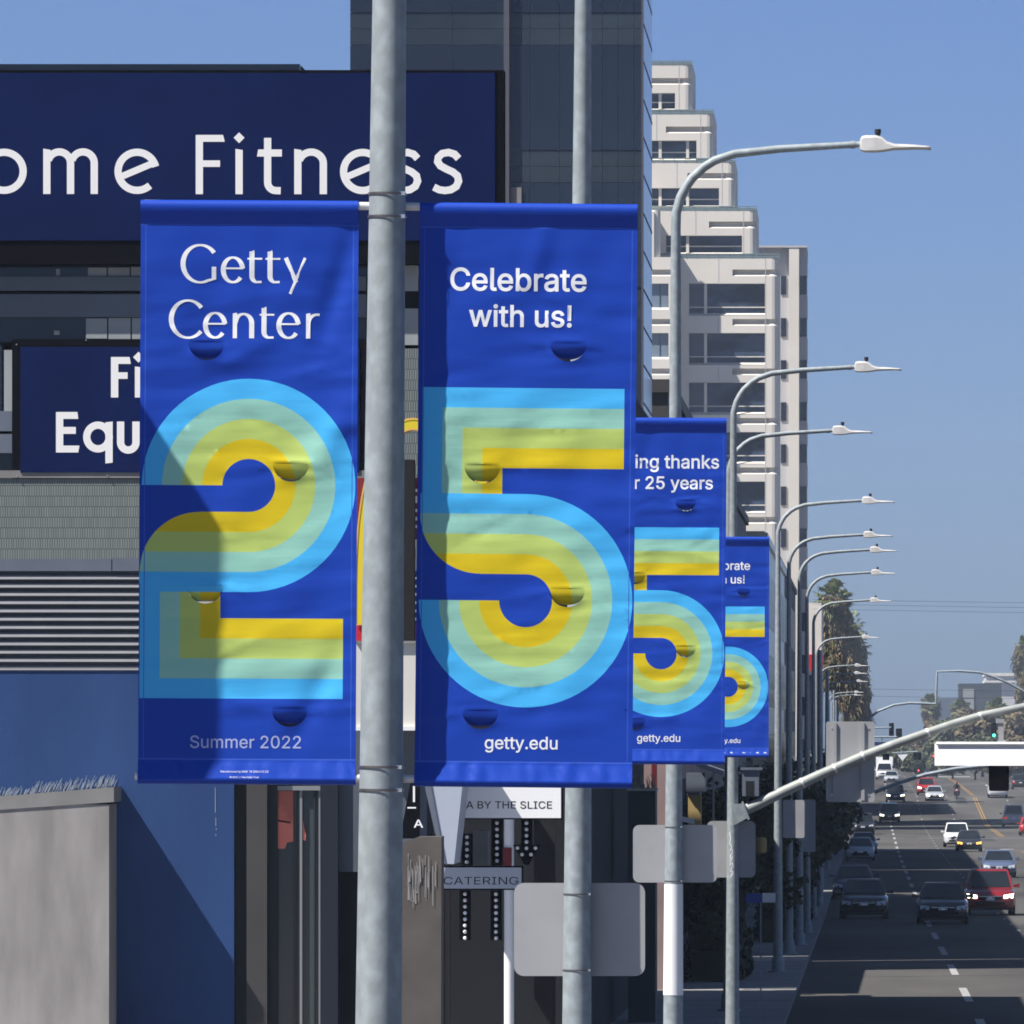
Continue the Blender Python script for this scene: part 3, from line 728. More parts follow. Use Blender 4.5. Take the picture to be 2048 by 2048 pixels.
def make_surf(seed, flaps, fold):
    rs = random.Random(seed); ph = [rs.uniform(0, 6.28) for _ in range(8)]; amp = [rs.uniform(13, 23) for _ in flaps]; cre = []
    for _ in range(26):
        cx0, cy0 = rs.uniform(20, 410), rs.uniform(90, BV-90); an = rs.gauss(0, .22); ln = rs.uniform(60, 190); cre.append((cx0, cy0, cx0+ln*math.cos(an), cy0+ln*math.sin(an), rs.choice((-1, 1))*rs.uniform(.7, 1.7), rs.uniform(5, 11)))
    for (uc, vh) in flaps:
        for sg in (-1, 1): cre.append((uc+sg*40, vh+4, uc+sg*rs.uniform(90, 150), vh+rs.uniform(-30, 26), -1.5, 8))
    def surf(u, v, flap=False):
        d = prof(v); vv = v
        e = min(1, max(0, (v-50)/120))*min(1, max(0, (BV-55-v)/80))
        d += e*(4.0*math.sin(math.pi*u/BW)*math.sin(math.pi*v/BV) + 2.0*NZ.noise((u*.0045, v*.028, seed)) + .8*NZ.noise((u*.009+9, v*.07+u*.008, seed)) + 2.4*NZ.noise((u*.012+v*.004, v*.006, seed+5.0)))
        if 50 < v < 260: d += 1.1*min(1,(v-50)/40)*math.sin(u*.05+ph[0]+.6*math.sin(u*.021))*math.exp(-(v-50)/110)      # soft pleats hanging from the sleeve
        if fold:
            for (x0, y0, x1, y1, a, wd_) in fold:
                t = max(0, min(1, ((u-x0)*(x1-x0)+(v-y0)*(y1-y0))/((x1-x0)**2+(y1-y0)**2)))
                q = math.hypot(u-x0-t*(x1-x0), v-y0-t*(y1-y0)); d += a*math.exp(-(q/wd_)**2)*math.sin(math.pi*min(1, .15+t*.85))
        for (x0, y0, x1, y1, a, wd_) in cre:
            if abs(v-(y0+y1)/2) > 75: continue
            t = ((u-x0)*(x1-x0)+(v-y0)*(y1-y0))/((x1-x0)**2+(y1-y0)**2)
            if -.25 < t < 1.25:
                q = abs((u-x0)*(y1-y0)-(v-y0)*(x1-x0))/math.hypot(x1-x0, y1-y0); d += e*a*math.exp(-(q/wd_)**2)*max(0, math.sin(math.pi*(t+.25)/1.5))
        if v > BV-49 and v < BV-13:
            k = math.sin(math.pi*(v-BV+49)/36)
            uu = u+(BV-v)*.55
            d += k*(4.5*NZ.noise((uu*.045, seed, 1)) + 3.0*NZ.noise((uu*.085, seed, 2)))
        for fi, (uc, vh) in enumerate(flaps):
            r = math.hypot(u-uc, v-vh)
            if flap and r < 37 and v >= vh-.01:
                t = (v-vh)/36
                d += amp[fi]*t**2.8-1.8*(1-t)*(1-(abs(u-uc)/44)**2); vv = v-(v-vh)*.13*t*t
            elif v >= vh and 30 < r < 80: d -= 2.8*math.exp(-abs(r-36)/12)*min(1, (v-vh)/22)+1.8*math.exp(-((v-vh)/6)**2)*max(0, 1-(abs(u-uc)/44)**2)
            elif v < vh and abs(u-uc) < 44: d -= 1.8*math.exp(-((v-vh)/11)**2)*(1-(abs(u-uc)/44)**2)
        return (u/PXM, d/PXM, -vv/PXM)
    return surf
def make_banner(kind, x, y, depth, lean, label, texts, seed, flaps, fold=None, scale=1.0):
    W_, V_ = BW, BV
    pts = []; edges = []
    def line(pl):
        prev = None; pl2 = [pl[0]]
        for a, b_ in zip(pl, pl[1:]):
            n = max(1, int(math.hypot(b_[0]-a[0], b_[1]-a[1])/8)); pl2 += [(a[0]+(b_[0]-a[0])*i/n, a[1]+(b_[1]-a[1])*i/n) for i in range(1, n+1)]
        pl = pl2
        for p in pl:
            q = (min(max(p[0], 0), W_), min(max(p[1], 0), V_))
            if abs(q[0]-p[0])+abs(q[1]-p[1]) > 1e-6: prev = None; continue
            pts.append(Vector(p)); i = len(pts)-1
            if prev is not None: edges.append((prev, i))
            prev = i
    def hl(v): line([(W_*i/64, v) for i in range(65)])
    for v in (0, .8, 3, 7, 12, 18, 28, 38, 48, 50.5, V_-52, V_-49, V_-42, V_-35, V_-28, V_-20, V_-14, V_-12, V_-7, V_-3, V_-.8, V_): hl(v)
    for u in (0, 9.5, 11.2, W_-11.2, W_-9.5, W_): line([(u, V_*i/130) for i in range(131)])
    for l in band_lines(kind): line(l)
    for (uc, vh) in flaps:
        for dv in (-4, -8, -12, -17, -23, -30): line([(uc-46+92*i/24, vh+dv) for i in range(25)])
        for rr in (40, 45, 51, 58, 67): line(arc(uc, vh, rr, rr, 8, 172, 32))
        for rr in (7, 14, 20, 26, 31): line([(uc+p*math.sqrt(max(0, 35.5**2-rr*rr)), vh+rr) for p in (-.98,-.8,-.6,-.4,-.2,0,.2,.4,.6,.8,.98)])
    for (uc, vh) in flaps: line([(uc-36+72*i/12, vh) for i in range(13)]); line(arc(uc, vh, 36, 36, 0, 180, 28))
    rs = random.Random(seed); hsh = {}
    for q_ in pts: hsh.setdefault((int(q_.x/8), int(q_.y/8)), []).append(q_)
    for i in range(1, 43):
        for j in range(6, 111): 
            p = Vector((i*10+3+rs.uniform(-2, 2), j*10+3+rs.uniform(-2, 2)))
            if all((q_-p).length > 3.2 for dx in (-1,0,1) for dy in (-1,0,1) for q_ in hsh.get((int(p.x/8)+dx, int(p.y/8)+dy), ())): pts.append(p)
    vs, es, fs, *_ = delaunay_2d_cdt(pts, edges, [], 0, .05)
    surf = make_surf(seed, flaps, fold); reg = reg2 if kind == 2 else reg5
    mb = MB(); main = {}; fl = {}
    for f in fs:
        cu = sum(vs[i].x for i in f)/len(f); cv = sum(vs[i].y for i in f)/len(f)
        isf = any(math.hypot(cu-a, cv-b_) < 35.8 and cv > b_ for a, b_ in flaps)
        dct = fl if isf else main; idx = []
        for i in f:
            if i not in dct: dct[i] = len(mb.v); mb.v.append(surf(vs[i].x, vs[i].y, isf))
            idx.append(dct[i])
        mi = reg(cu, cv)
        if 48 < cv < 50.5 or V_-52 < cv < V_-49 or (50 < cv < V_-50 and (9.5 < cu < 11.2 or W_-11.2 < cu < W_-9.5)): mi = 6
        mb.f.append(tuple(idx)); mb.m.append(mi)
    # back of the two rod sleeves
    for lst in ((0,.8,3,7,12,18,28,38,48), (V_,V_-.8,V_-3,V_-7,V_-12,V_-20,V_-28,V_-38,V_-49)):
        o = len(mb.v)
        for v in lst: mb.v += [(0, -prof(v)/PXM, -v/PXM), (W_/PXM, -prof(v)/PXM, -v/PXM)]
        for i in range(len(lst)-1): mb.f.append((o+2*i, o+2*i+1, o+2*i+3, o+2*i+2)); mb.m.append(0)
    for ti, loops in enumerate(texts):
        xs = [p[0] for l in loops for p in l]; ys = [p[1] for l in loops for p in l]
        p2 = []; e2 = []
        for lp in loops:
            o = len(p2); p2 += [Vector(p) for p in lp]; e2 += [(o+i, o+(i+1) % len(lp)) for i in range(len(lp))]
        gx = min(xs)
        while gx < max(xs):
            gy = min(ys)
            while gy < max(ys): p2.append(Vector((gx+rs.uniform(-1,1), gy+rs.uniform(-1,1)))); gy += 9
            gx += 9
        v2, _, f2_, *_ = delaunay_2d_cdt(p2, e2, [], 0, 1e-3)
        vv = []; keep = []
        for q in v2:
            s_ = surf(q.x, q.y); vv.append((s_[0], s_[1]-.0013, s_[2]))
        for f in f2_:
            if inside(loops, sum(v2[i].x for i in f)/3, sum(v2[i].y for i in f)/3): keep.append(tuple(f))
        mb.add(vv, keep, 7 if kind == 2 and ti == 2 else 5)
    me = mb.mesh('banner', BM)
    me.polygons.foreach_set('use_smooth', [True]*len(me.polygons))
    o = put('street_banner', me); o.location = at(x, y, depth)+Vector((0, .042, 0)); o.rotation_euler = (0, RAD(lean), 0)
    return tag(o, label, 'banner', 'blue festival banners on the lamp posts')
# the roman capitals of the first banner, drawn pen-wise (crop pixels / 2.683)
def pen(t): return 11.5 + 15.5*abs(t.y)**1.5
def conv(loops): return [[(p[0]*k1-281, p[1]*k1+240-398) for p in l] for l in loops]
def g_e(cx, cy, rx=52, ry=66): return stroke(arc(cx, cy, rx, ry, -6, -322, 40), pen) + stroke([(cx-rx+6, cy-8), (cx+rx+4, cy-8)], 9.5)
def g_t(x, top, bar, bot): return stroke([(x, top+4), (x, bot-38)] + arc(x+32, bot-38, 32, 32, 180, 105, 8)[1:] + [(x+52, bot-8)], pen) + poly((x-24, bar-5), (x+55, bar-5), (x+55, bar+5), (x-24, bar+5)) + poly((x-12, top+9), (x+12, top-4), (x+12, top+20), (x-12, top+20))
ge = []
ge += stroke(arc(1074, 766, 92, 100, -36, -296, 46) + [(1138,850)], pen) + poly((1136,782),(1160,782),(1160,850),(1136,856))
ge += g_e(1250, 798) + g_t(1352, 695, 738, 870) + g_t(1449, 695, 738, 870)
ge += stroke([(1534,732),(1590,864)], 23) + stroke([(1638,732),(1558,926)], 15)
ce = stroke(arc(1010, 1064, 90, 100, -38, -320, 48), pen)
ce += g_e(1155, 1096) + poly((1250,1032),(1273,1028),(1273,1165),(1250,1165)) + stroke([(1262,1085)] + arc(1308, 1085, 44, 50, 200, 360, 22) + [(1352,1165)], pen)
ce += g_t(1418, 998, 1038, 1168) + g_e(1550, 1096) + poly((1644,1032),(1667,1028),(1667,1165),(1644,1165)) + stroke([(1656,1090)] + arc(1704, 1082, 46, 46, 195, 285, 14), lambda t: 12+8*abs(t.y))
ge = [conv(ge), conv(ce)]
T1 = ge + [text_fit('Summer 2022', 215, 1097, 222, .006), text_fit('Manufactured by BANNER SERVICE CO', 214, 1146, 96, 0), text_fit('© 2022 J. Paul Getty Trust', 214, 1157, 58, 0)]
T5 = [text_fit('Celebrate', 198.5, 175, 273, .013), text_fit('with us!', 203, 247, 206, .013), text_fit('getty.edu', 213, 1093, 146, .010)]
TG = [text_fit('Giving thanks', 224, 170, 375, .013), text_fit('for 25 years', 230, 240, 322, .013), text_fit('getty.edu', 213, 1093, 146, .010)]
DP1, DPA, DPB = F/477, F/283, F/180
FL1 = [(133, 285), (303, 527), (133, 772), (303, 1018)]
FL5 = [(300, 280), (130, 526), (302, 772), (131, 1018)]
make_banner(2, 280, 398, DP1, .30, 'blue banner with a striped figure two, left of the near pole', T1, 3, FL1, fold=[(428, 60, 345, 330, 7, 24), (420, 420, 330, 560, -5, 30), (400, 900, 300, 1110, 5, 26)])
make_banner(5, 839, 403, DP1, .56, 'largest blue banner with a striped figure five, right of the near pole', T5, 8, FL5, fold=[(250, 60, 215, 190, -3.5, 22), (80, 60, 60, 230, 2.5, 26)])
make_banner(5, 1194.5, 834, DPA, .35, 'middle sized blue banner giving thanks for 25 years', TG, 15, FL5, fold=[(180, 60, 120, 260, 3, 30)])
make_banner(5, 1374, 1073, DPB, .2, 'smallest and farthest blue banner, half hidden by the thanks banner', T5, 21, FL5)

# ================================================================== street lamps
def pole_r(h): return .1205-.0062*h
def mesh_pole():
    q = MB(); hs = [0, .02, 2, 4, 6, 8, 10, 10.7]
    q.tube([(0,0,h) for h in hs], [pole_r(h) for h in hs], 28)
    q.tube([(0,0,.1),(0,0,.21)], .24, 16); q.tube([(0,0,.21),(0,0,.5),(0,0,.53)], [.155,.15,.125], 20)
    return q.mesh('pole', M['steel'], 40)
def mesh_arm():
    q = MB(); P = [(0,10.7),(.004,10.85),(.05,11.02),(.11,11.14),(.18,11.24),(.31,11.36),(.43,11.435),(.65,11.51),(1.15,11.565),(1.95,11.615),(2.10,11.622)]
    q.tube([(x,0,h) for x, h in P], [.0545,.054,.053,.052,.051,.050,.049,.047,.043,.037,.03], 16)
    q.tube([(1.93,0,11.612),(1.99,0,11.617)], .043, 16)
    return q.mesh('arm', M['steel'], 40)
def mesh_head():
    q = MB(); R = []
    for x, zt, zb, w_ in ((2.04,11.665,11.565,.05),(2.06,11.705,11.545,.085),(2.10,11.715,11.535,.10),(2.22,11.715,11.535,.12),(2.28,11.70,11.54,.125),(2.34,11.65,11.548,.13),(2.42,11.62,11.562,.15),(2.62,11.612,11.57,.155),(2.78,11.60,11.572,.14),(2.83,11.59,11.575,.11)):
        R.append([(x,-w_,zb+.01),(x,-w_,zt-.03),(x,-w_*.7,zt),(x,w_*.7,zt),(x,w_,zt-.03),(x,w_,zb+.01),(x,w_*.8,zb),(x,-w_*.8,zb)])
    q.loft(R); return q.mesh('luminaire', M['lum'], 35)
def mesh_cell():
    q = MB(); q.tube([(2.24,0,11.70),(2.24,0,11.735),(2.24,0,11.74),(2.24,0,11.785),(2.24,0,11.79)], [.028,.028,.036,.036,.026], 12); return q.mesh('photocell', M['dark'], 40)
ME = dict(pole=mesh_pole(), arm=mesh_arm(), luminaire=mesh_head(), photocell=mesh_cell())
def lamp(x, y, d, label, lean=0.0, name='street_lamp', grp='street lamps along the left kerb'):
    """x is the pole's picture column at picture row y"""
    g = ground(d)-.03; z = Z(y, d); bx = X(x, d)-math.tan(RAD(lean))*(z-g)
    r = thing(name, (bx, d, g), label, 'street lamp', grp); r.rotation_euler = (0, RAD(lean), 0)
    for nme in ('pole', 'arm'): put(nme, ME[nme], r, inv=False)
    l = put('luminaire', ME['luminaire'], r, inv=False); put('photocell', ME['photocell'], l, inv=False)
    return r
def local_z(r, y, d): return Z(y, d)-r.location.z
def strap(r, h, k=1.0):
    R = pole_r(h)+.004; q = MB(); n = 40; o = 0
    ring = [[(R*math.cos(a)*s, R*math.sin(a)*s, h+dz) for s, dz in ((1,-.005),(1.01,-.005),(1.01,.005),(1,.005))] for a in [2*math.pi*i/n for i in range(n+1)]]
    q.loft(ring, cap=False)
    a = -.62; q.box(R*math.cos(a)-.012, R*math.cos(a)+.012, R*math.sin(a)-.006, R*math.sin(a)+.01, h-.007, h+.009, 1)
    return obj('strap', q, [M['strap'], M['strap_bright']], r, inv=False)
def brackets(r, d, ytop, ybot, left, right):
    for yy in (ytop, ybot):
        h = local_z(r, yy, d)
        for s, on in ((-1, left), (1, right)):
            if not on: continue
            q = MB(); R = pole_r(h)
            q.tube([(s*(R-.03),.042,h),(s*(R+.945),.042,h)], .017, 14)
            obj('bracket_rod', q, M['rod'], r, smooth=40, inv=False)
        for dz in (-.048, .048): strap(r, h+dz)
p1 = lamp(763, 1500, DP1, 'nearest galvanised lamp post between the two largest banners', .60, grp='banner lamp posts'); brackets(p1, DP1, 411, 1557, True, True)
pA = lamp(1157, 1500, DPA, 'second lamp post, rising behind the figure five banner', .35, grp='banner lamp posts'); brackets(pA, DPA, 841, 1519, False, True)
pB = lamp(1348, 1530, DPB, 'lamp post with the highest visible curved arm over the street', .2, grp='banner lamp posts'); brackets(pB, DPB, 1077, 1506, False, True)
for r, d, ys in ((pA, DPA, (1788, 1940)), (pB, DPB, (1654, 1762))):
    for yy in ys: strap(r, local_z(r, yy, d))
wr = MB(); h0 = local_z(pB, 1990, DPB); h1 = local_z(pB, 1768, DPB)
wr.tube([(0,0,h0),(0,0,h1)], [pole_r(h0)+.004, pole_r(h1)+.004], 24, cap=False); obj('white_wrap', wr, M['white'], pB, smooth=40, inv=False)
for i in range(1): pass
lamps = [(1458,1300,148,'lamp with the third arm from the top, pole hidden behind the signal pole'), (1556,1300,182,'lamp whose pole stands directly right of the smallest banner'),
         (1578,1300,205,'lamp whose pole is second to the right of the smallest banner'), (1599,1300,217,'lamp whose pole is third to the right of the smallest banner'), (1614,1350,238,'lamp with the last arm wholly against the open sky'),
         (1627,1350,270,'lamp whose arm crosses the top of the palms'), (1633,1350,337,'lamp whose arm crosses the middle of the palms'), (1637,1400,423,'far lamp with its arm low across the palm skirts'),
         (1642,1400,455,'far lamp just beyond the one across the palm skirts'), (1652,1400,500,'far lamp with a thin pole left of the grey sign back'), (1658,1430,600,'farther thin lamp above the grey sign back'),
         (1664,1430,690,'very far lamp whose head shows right of the palms'), (1669,1440,800,'tiny far lamp at the foot of the palms'), (1674,1440,900,'tiniest lamp at the end of the row')]
for (x, y, d, lab) in lamps: lamp(x, y, d, lab)

# signal pole with its long mast arm
DC = 126.5
pC = lamp(1466, 1300, DC, 'lamp and signal pole carrying the long mast arm over the road', .1, name='signal_pole', grp='signal poles')
def pathC(pts, d): return [(X(x,d)-pC.location.x, dd, Z(y,d)-pC.location.z) for x, y, dd in pts]
q = MB(); mp = pathC([(1486,1622,-.0),(1560,1586,0),(1640,1549,0),(1723,1513,0),(1790,1487,0),(1850,1466,0),(1905,1447,0),(1962,1430,0),(2048,1412,0),(2140,1398,0),(2260,1388,0)], DC)
q.tube(mp, [.092,.089,.085,.081,.077,.074,.07,.066,.062,.056,.05], 20); obj('mast_arm', q, mat('pale mast paint', (.31,.33,.315), rough=.55, metal=.1, noise=.15, scale=5), pC, smooth=40, inv=False)
q = MB(); gp = [(X(x,DC)-pC.location.x, Z(y,DC)-pC.location.z) for x, y in ((1462,1609),(1484,1607),(1494,1636),(1466,1651))]
q.prism(gp, -.17, .17); gp2 = [(X(x,DC)-pC.location.x, Z(y,DC)-pC.location.z) for x, y in ((1482,1603),(1486,1603),(1499,1638),(1495,1640))]; q.prism(gp2, -.2, .2)
obj('gusset', q, M['steel'], pC, inv=False)
for i, (x, y) in enumerate(((1604,1566),(1669,1537),(1725,1512),(1855,1464),(1960,1431))):
    q = MB(); a = Vector(pathC([(x-2,y+1,0)], DC)[0]); c = Vector(pathC([(x+2,y-1,0)], DC)[0]); q.tube([a, c], .096-.006*i, 18); obj('clamp', q, M['rod'], pC, inv=False)
# scrawl on the signal pole
sc_ = MB(); gr = [(0,0),(4,-12),(1,-22),(6,-30),(2,-38),(7,-34),(8,-42),(3,-47),(2,-55),(7,-52),(9,-45),(4,-60),(2,-66),(8,-62),(9,-70),(5,-74),(3,-80),(8,-78),(9,-86),(4,-90),(6,-82)]
R = pole_r(3.6)+.004
loop = stroke([(x*.9, y) for x, y in gr], 1.5); vs, fs = fill(loop)
def onpole(x, y):
    a = -math.pi/2+(x-3)/119/R; return (R*math.cos(a), R*math.sin(a), (y+1)/119+local_z(pC, 1665, DC))
sc_.add([onpole(x-4, y) for x, y in vs], fs)
st = [onpole(x, y) for x, y in ((-1,-104),(6,-104),(6,-116),(-1,-116))]; sc_.add(st, [(0,1,2,3)])
obj('graffiti', sc_, M['white'], pC, inv=False)
q = MB(); q.box(.16, .44, -.12, .16, local_z(pC,1592,DC), local_z(pC,1540,DC)); q.box(.13, .5, -.16, .2, local_z(pC,1540,DC), local_z(pC,1535,DC)); q.box(.22,.36,-.126,-.12, local_z(pC,1590,DC), local_z(pC,1562,DC), 1)
obj('signal_box', q, [M['ledge'], M['void']], pC, inv=False)

# ================================================================== road signs seen from behind
def rounded(x0, x1, z0, z1, r, n=6):
    out = []
    for cx, cz, a in ((x1-r,z0+r,270),(x1-r,z1-r,0),(x0+r,z1-r,90),(x0+r,z0+r,180)):
        out += [(cx+r*math.cos(RAD(a+90*i/n)), cz+r*math.sin(RAD(a+90*i/n))) for i in range(n+1)]
    return out
def road_sign(x0, x1, y0, y1, d, off, label, r=.07, ribs=(), m='alum', thick=.012, grp='road signs seen from behind'):
    dd = d+off; t = thing('road_sign', (X((x0+x1)/2,dd), dd, Z(y1,dd)), label, 'road sign', grp)
    q = MB(); q.prism(rounded(X(x0,dd), X(x1,dd), Z(y1,dd), Z(y0,dd), r), dd, dd+thick); obj('plate', q, M[m], t)
    for bx_, by_ in (((x0+x1)/2, y0+10), ((x0+x1)/2, y1-10)) if not ribs else ((x0+12,y0+14),(x1-12,y0+14),(x0+12,y1-14),(x1-12,y1-14)):
        q = MB(); q.tube([at(bx_,by_,dd-.012), at(bx_,by_,dd+.002)], .014, 8); obj('bolt', q, M['strap_bright'], t)
    for xr_ in ribs:
        q = MB(); q.pbox(xr_-4, xr_+3, y0+2, y1-3, dd, .02, front=.035); obj('rib', q, M[m], t)
    return t
road_sign(1028, 1290, 1766, 1952, DPA, .125, 'grey sign back at the bottom on the second lamp post')
road_sign(1266, 1434, 1650, 1765, DPB, .125, 'large grey sign back on the post with the white wrap')
road_sign(1414, 1511, 1642, 1755, DC, .13, 'grey sign back with round corners on the signal pole', r=.09)
road_sign(1566, 1609, 1600, 1676, 182, .12, 'narrow grey sign back on the lamp right of the signal pole', r=.05)
road_sign(1594, 1631, 1599, 1704, 217, .12, 'slim grey sign back partly hidden behind the narrow one', r=.05)
road_sign(1652, 1749, 1443, 1604, DC, .10, 'tall grey sign back with two ribs hung on the mast arm', r=.04, ribs=(1670, 1726))
# white street name sign box under the mast arm
d = DC; t = thing('street_name_sign', (X(1990,d), d-.42, Z(1531,d)), 'bright white sign box hanging under the mast arm at the right', 'road sign')
t.rotation_euler.z = RAD(-24); sz_ = d/F
def sgn(x): return (x-1990)*sz_/math.cos(RAD(24))
q = MB(); q.box(sgn(1872), sgn(2166), -.06, .06, 0, 44*sz_); obj('sign_box', q, M['signwhite'], t, inv=False)
q = MB(); q.tube([(sgn(1877),-.085,44*sz_), (sgn(2161),-.085,44*sz_)], .026, 12); obj('top_rail', q, M['signwhite'], t, smooth=40, inv=False)
q = MB(); q.pbox(1997, 2007, 1440, 1490, d-.40, .04); q.pbox(1993, 2009, 1438, 1446, d-.42, .42); q.pbox(1995, 2012, 1480, 1488, d-.5, .12); hg_ = obj('hanger', q, M['alum'], t); hg_.matrix_parent_inverse = (Matrix.Translation(t.location) @ Matrix.Rotation(RAD(-24), 4, 'Z')).inverted()
def signal_head(x, y, d, w_, label, back=False, lit=None, lenses=3, grp='traffic signals'):
    """black traffic signal, x, y its picture centre, w_ its width in metres"""
    c = at(x, y, d); t = thing('traffic_signal', tuple(c), label, 'traffic signal', grp)
    hgt = w_*(.95*lenses); q = MB(); q.prism(rounded(c.x-w_/2, c.x+w_/2, c.z-hgt/2, c.z+hgt/2, w_*.12), d, d+.18); obj('housing', q, M['black'], t)
    for i in range(lenses):
        zc = c.z+hgt/2-hgt*(i+.5)/lenses; q = MB()
        q.tube([(c.x, d-.02 if not back else d+.18, zc), (c.x, d-.005 if not back else d+.2, zc)], w_*.33, 16)
        on = lit == i
        obj('lens', q, M['green_on'] if on and i == 2 else (M['red_on'] if on else M['dark']), t)
        q = MB(); a0 = [(c.x+w_*.38*math.cos(RAD(a)), zc+w_*.38*math.sin(RAD(a))) for a in range(0, 181, 20)]
        y0 = d if not back else d+.18; y1 = d-.2 if not back else d+.38
        n = len(a0); q.add([(x_, y0, z_) for x_, z_ in a0]+[(x_, y1, z_) for x_, z_ in a0], [(k, k+1, n+k+1, n+k) for k in range(n-1)]); obj('visor', q, M['black'], t)
    return t
signal_head(1998, 1544, DC+.25, .34, 'black signal hanging under the white sign box above the pickup', back=True, lenses=2)
# second mast arm further on
def mast(name, d, pole_px, ytop, pts, rad, label, x_pole=None, grp='signal poles', m='steel_dark'):
    gx = X(pole_px, d); t = thing(name, (gx, d, ground(d)+.14), label, 'signal pole', grp)
    q = MB(); q.tube([(gx,d,ground(d)), (gx,d,Z(ytop,d))], [.14,.09], 14); obj('pole', q, M[m], t, smooth=40)
    q = MB(); q.tube([at(x,y,d) for x, y in pts], rad, 12); obj('mast_arm', q, M[m], t, smooth=40); return t
mast('signal_pole', 300, 1640, 1300, [(1640,1622),(1700,1603),(1748,1585),(1788,1569),(1851,1549),(1914,1537),(1978,1531),(2060,1528)], .075, 'signal pole whose arm passes low over the distant cars')
m1 = mast('signal_pole', 420, 1655, 1340, [(1655,1508),(1700,1470),(1736,1438),(1757,1422),(1788,1410),(1819,1406),(1872,1408)], .07, 'signal pole with the dark curved arm rising right of the palms')
q = MB(); q.tube([at(1872,1408,420), at(1874,1343,420), at(1920,1342,420), at(1960,1345,420), at(1988,1354,420), at(2017,1366,420), at(2045,1381,420), at(2100,1420,420), at(2160,1480,420)], .07, 12); obj('riser_arm', q, M['steel_dark'], m1, smooth=40)
q = MB(); q.tube([at(2160,1480,420), (X(2160,420),420,ground(420))], .1, 12); obj('far_pole', q, M['steel_dark'], m1, smooth=40)
mast('signal_pole', 560, 1668, 1380, [(1668,1482),(1690,1478),(1720,1474),(1798,1474)], .07, 'far signal pole with the short arm behind the tall sign back')
mast('signal_pole', 640, 1672, 1400, [(1672,1462),(1720,1457),(1745,1456),(1783,1455)], .07, 'farthest signal pole with the topmost short arm')
signal_head(1783, 1460, 640, .42, 'small dark signal high between the palms and the far trees')
signal_head(1798, 1474, 560, .45, 'dark signal just below and right of the high small one')
signal_head(1835, 1512, 600, .62, 'dark square signal above the distant silver cars', lenses=1)
signal_head(1772, 1514, 620, .55, 'dark squat signal low beside the tall sign back', lenses=1)
signal_head(1988, 1461, 700, .48, 'far signal showing a green light over the white sign box', lit=2)
for x, y in ((1837,1541),(1867,1512)):
    signal_head(x, y, 900, .4, 'faint red signal light among the far trees' if y > 1520 else 'fainter red signal light left of the white sign box', lit=0, lenses=1)
t = thing('street_name_sign', (X(1761,560), 560, Z(1490,560)), 'small blue street name plate hanging right of the tall sign back', 'road sign')
q = MB(); q.pbox(1745, 1776, 1484, 1491, 560, .08); obj('plate', q, mat('blue plate', (.03,.05,.11), rough=.5), t)
q = MB(); q.pbox(1747, 1749, 1476, 1484, 560, .05); q.pbox(1763, 1765, 1474, 1484, 560, .05); obj('hanger', q, M['steel_dark'], t)
t = thing('yield_sign', (X(1804,640), 640, Z(1522,640)), 'white triangular sign hanging point down far over the road', 'road sign')
q = MB(); q.prism([(X(1793,640),Z(1507,640)),(X(1817,640),Z(1507,640)),(X(1805,640),Z(1522,640))], 640, 640.05); obj('plate', q, M['white'], t)
q = MB(); q.tube([at(1785,1506,640), at(1835,1503,640)], .06, 8); obj('bar', q, M['steel_dark'], t)

# overhead cables across the street
for i, (y0, y1, d) in enumerate(((1199,1206,300), (1208,1216,300), (1218,1226,300), (1376,1381,430), (1390,1396,430))):
    pts = []
    xa, xb = 1625, 1625+24*F/d
    for k in range(25):
        t_ = k/24; sag = 4*(t_*(1-t_))*(.35*F/d/10); pts.append(at(xa+(xb-xa)*t_, y0+(y1-y0)*t_*2+sag, d))
    c = MB(); c.tube(pts, .006 if d < 400 else .008, 6)
    tag(obj('overhead_cable', c, M['charcoal']), ['topmost thin cable across the sky right of the palms', 'second thin cable from the top across the sky', 'third thin cable from the top across the sky', 'thin cable low over the street above the curved arm end', 'lowest thin cable over the street behind the curved arm'][i], 'cable', 'overhead cables')

# ================================================================== pizza signs below the banners
DZ = 105.0
def panel_sign(x0, x1, y0, y1, loops, label, d=DZ, face='signwhite', fr=3):
    t = thing('shop_sign', (X((x0+x1)/2,d), d, Z(y1,d)), label, 'sign', 'pizza shop signs')
    q = MB(); q.pbox(x0-fr, x1+fr, y0-fr, y1+fr, d, .14); obj('sign_box', q, M['black'], t)
    q = MB(); q.pbox(x0, x1, y0, y1, d, .02, 0, front=.02); lay(q, loops, d-.02, 1, .003); obj('sign_face', q, [M[face], M['black']], t); return t
tx = text_fit('PIZZA BY THE SLICE', 993, 1617, 222, .002, height=20.5)
panel_sign(866, 1122, 1572, 1636, tx, 'white sign reading by the slice below the figure five banner')
M['signgrey'] = mat('shaded white sign face', (.40,.44,.52), rough=.5)  # white sign in shade, painted as an even grey-blue
panel_sign(884, 1043, 1735, 1777, text_fit('CATERING', 962, 1769, 149, -.004, height=21.5), 'pale catering sign under the bulb arrows', DZ, face='signgrey')
t = thing('arrow_sign', (X(1000,DZ+.2), DZ+.2, Z(1800,DZ)), 'black arrow signs studded with round bulbs between the white signs', 'sign')
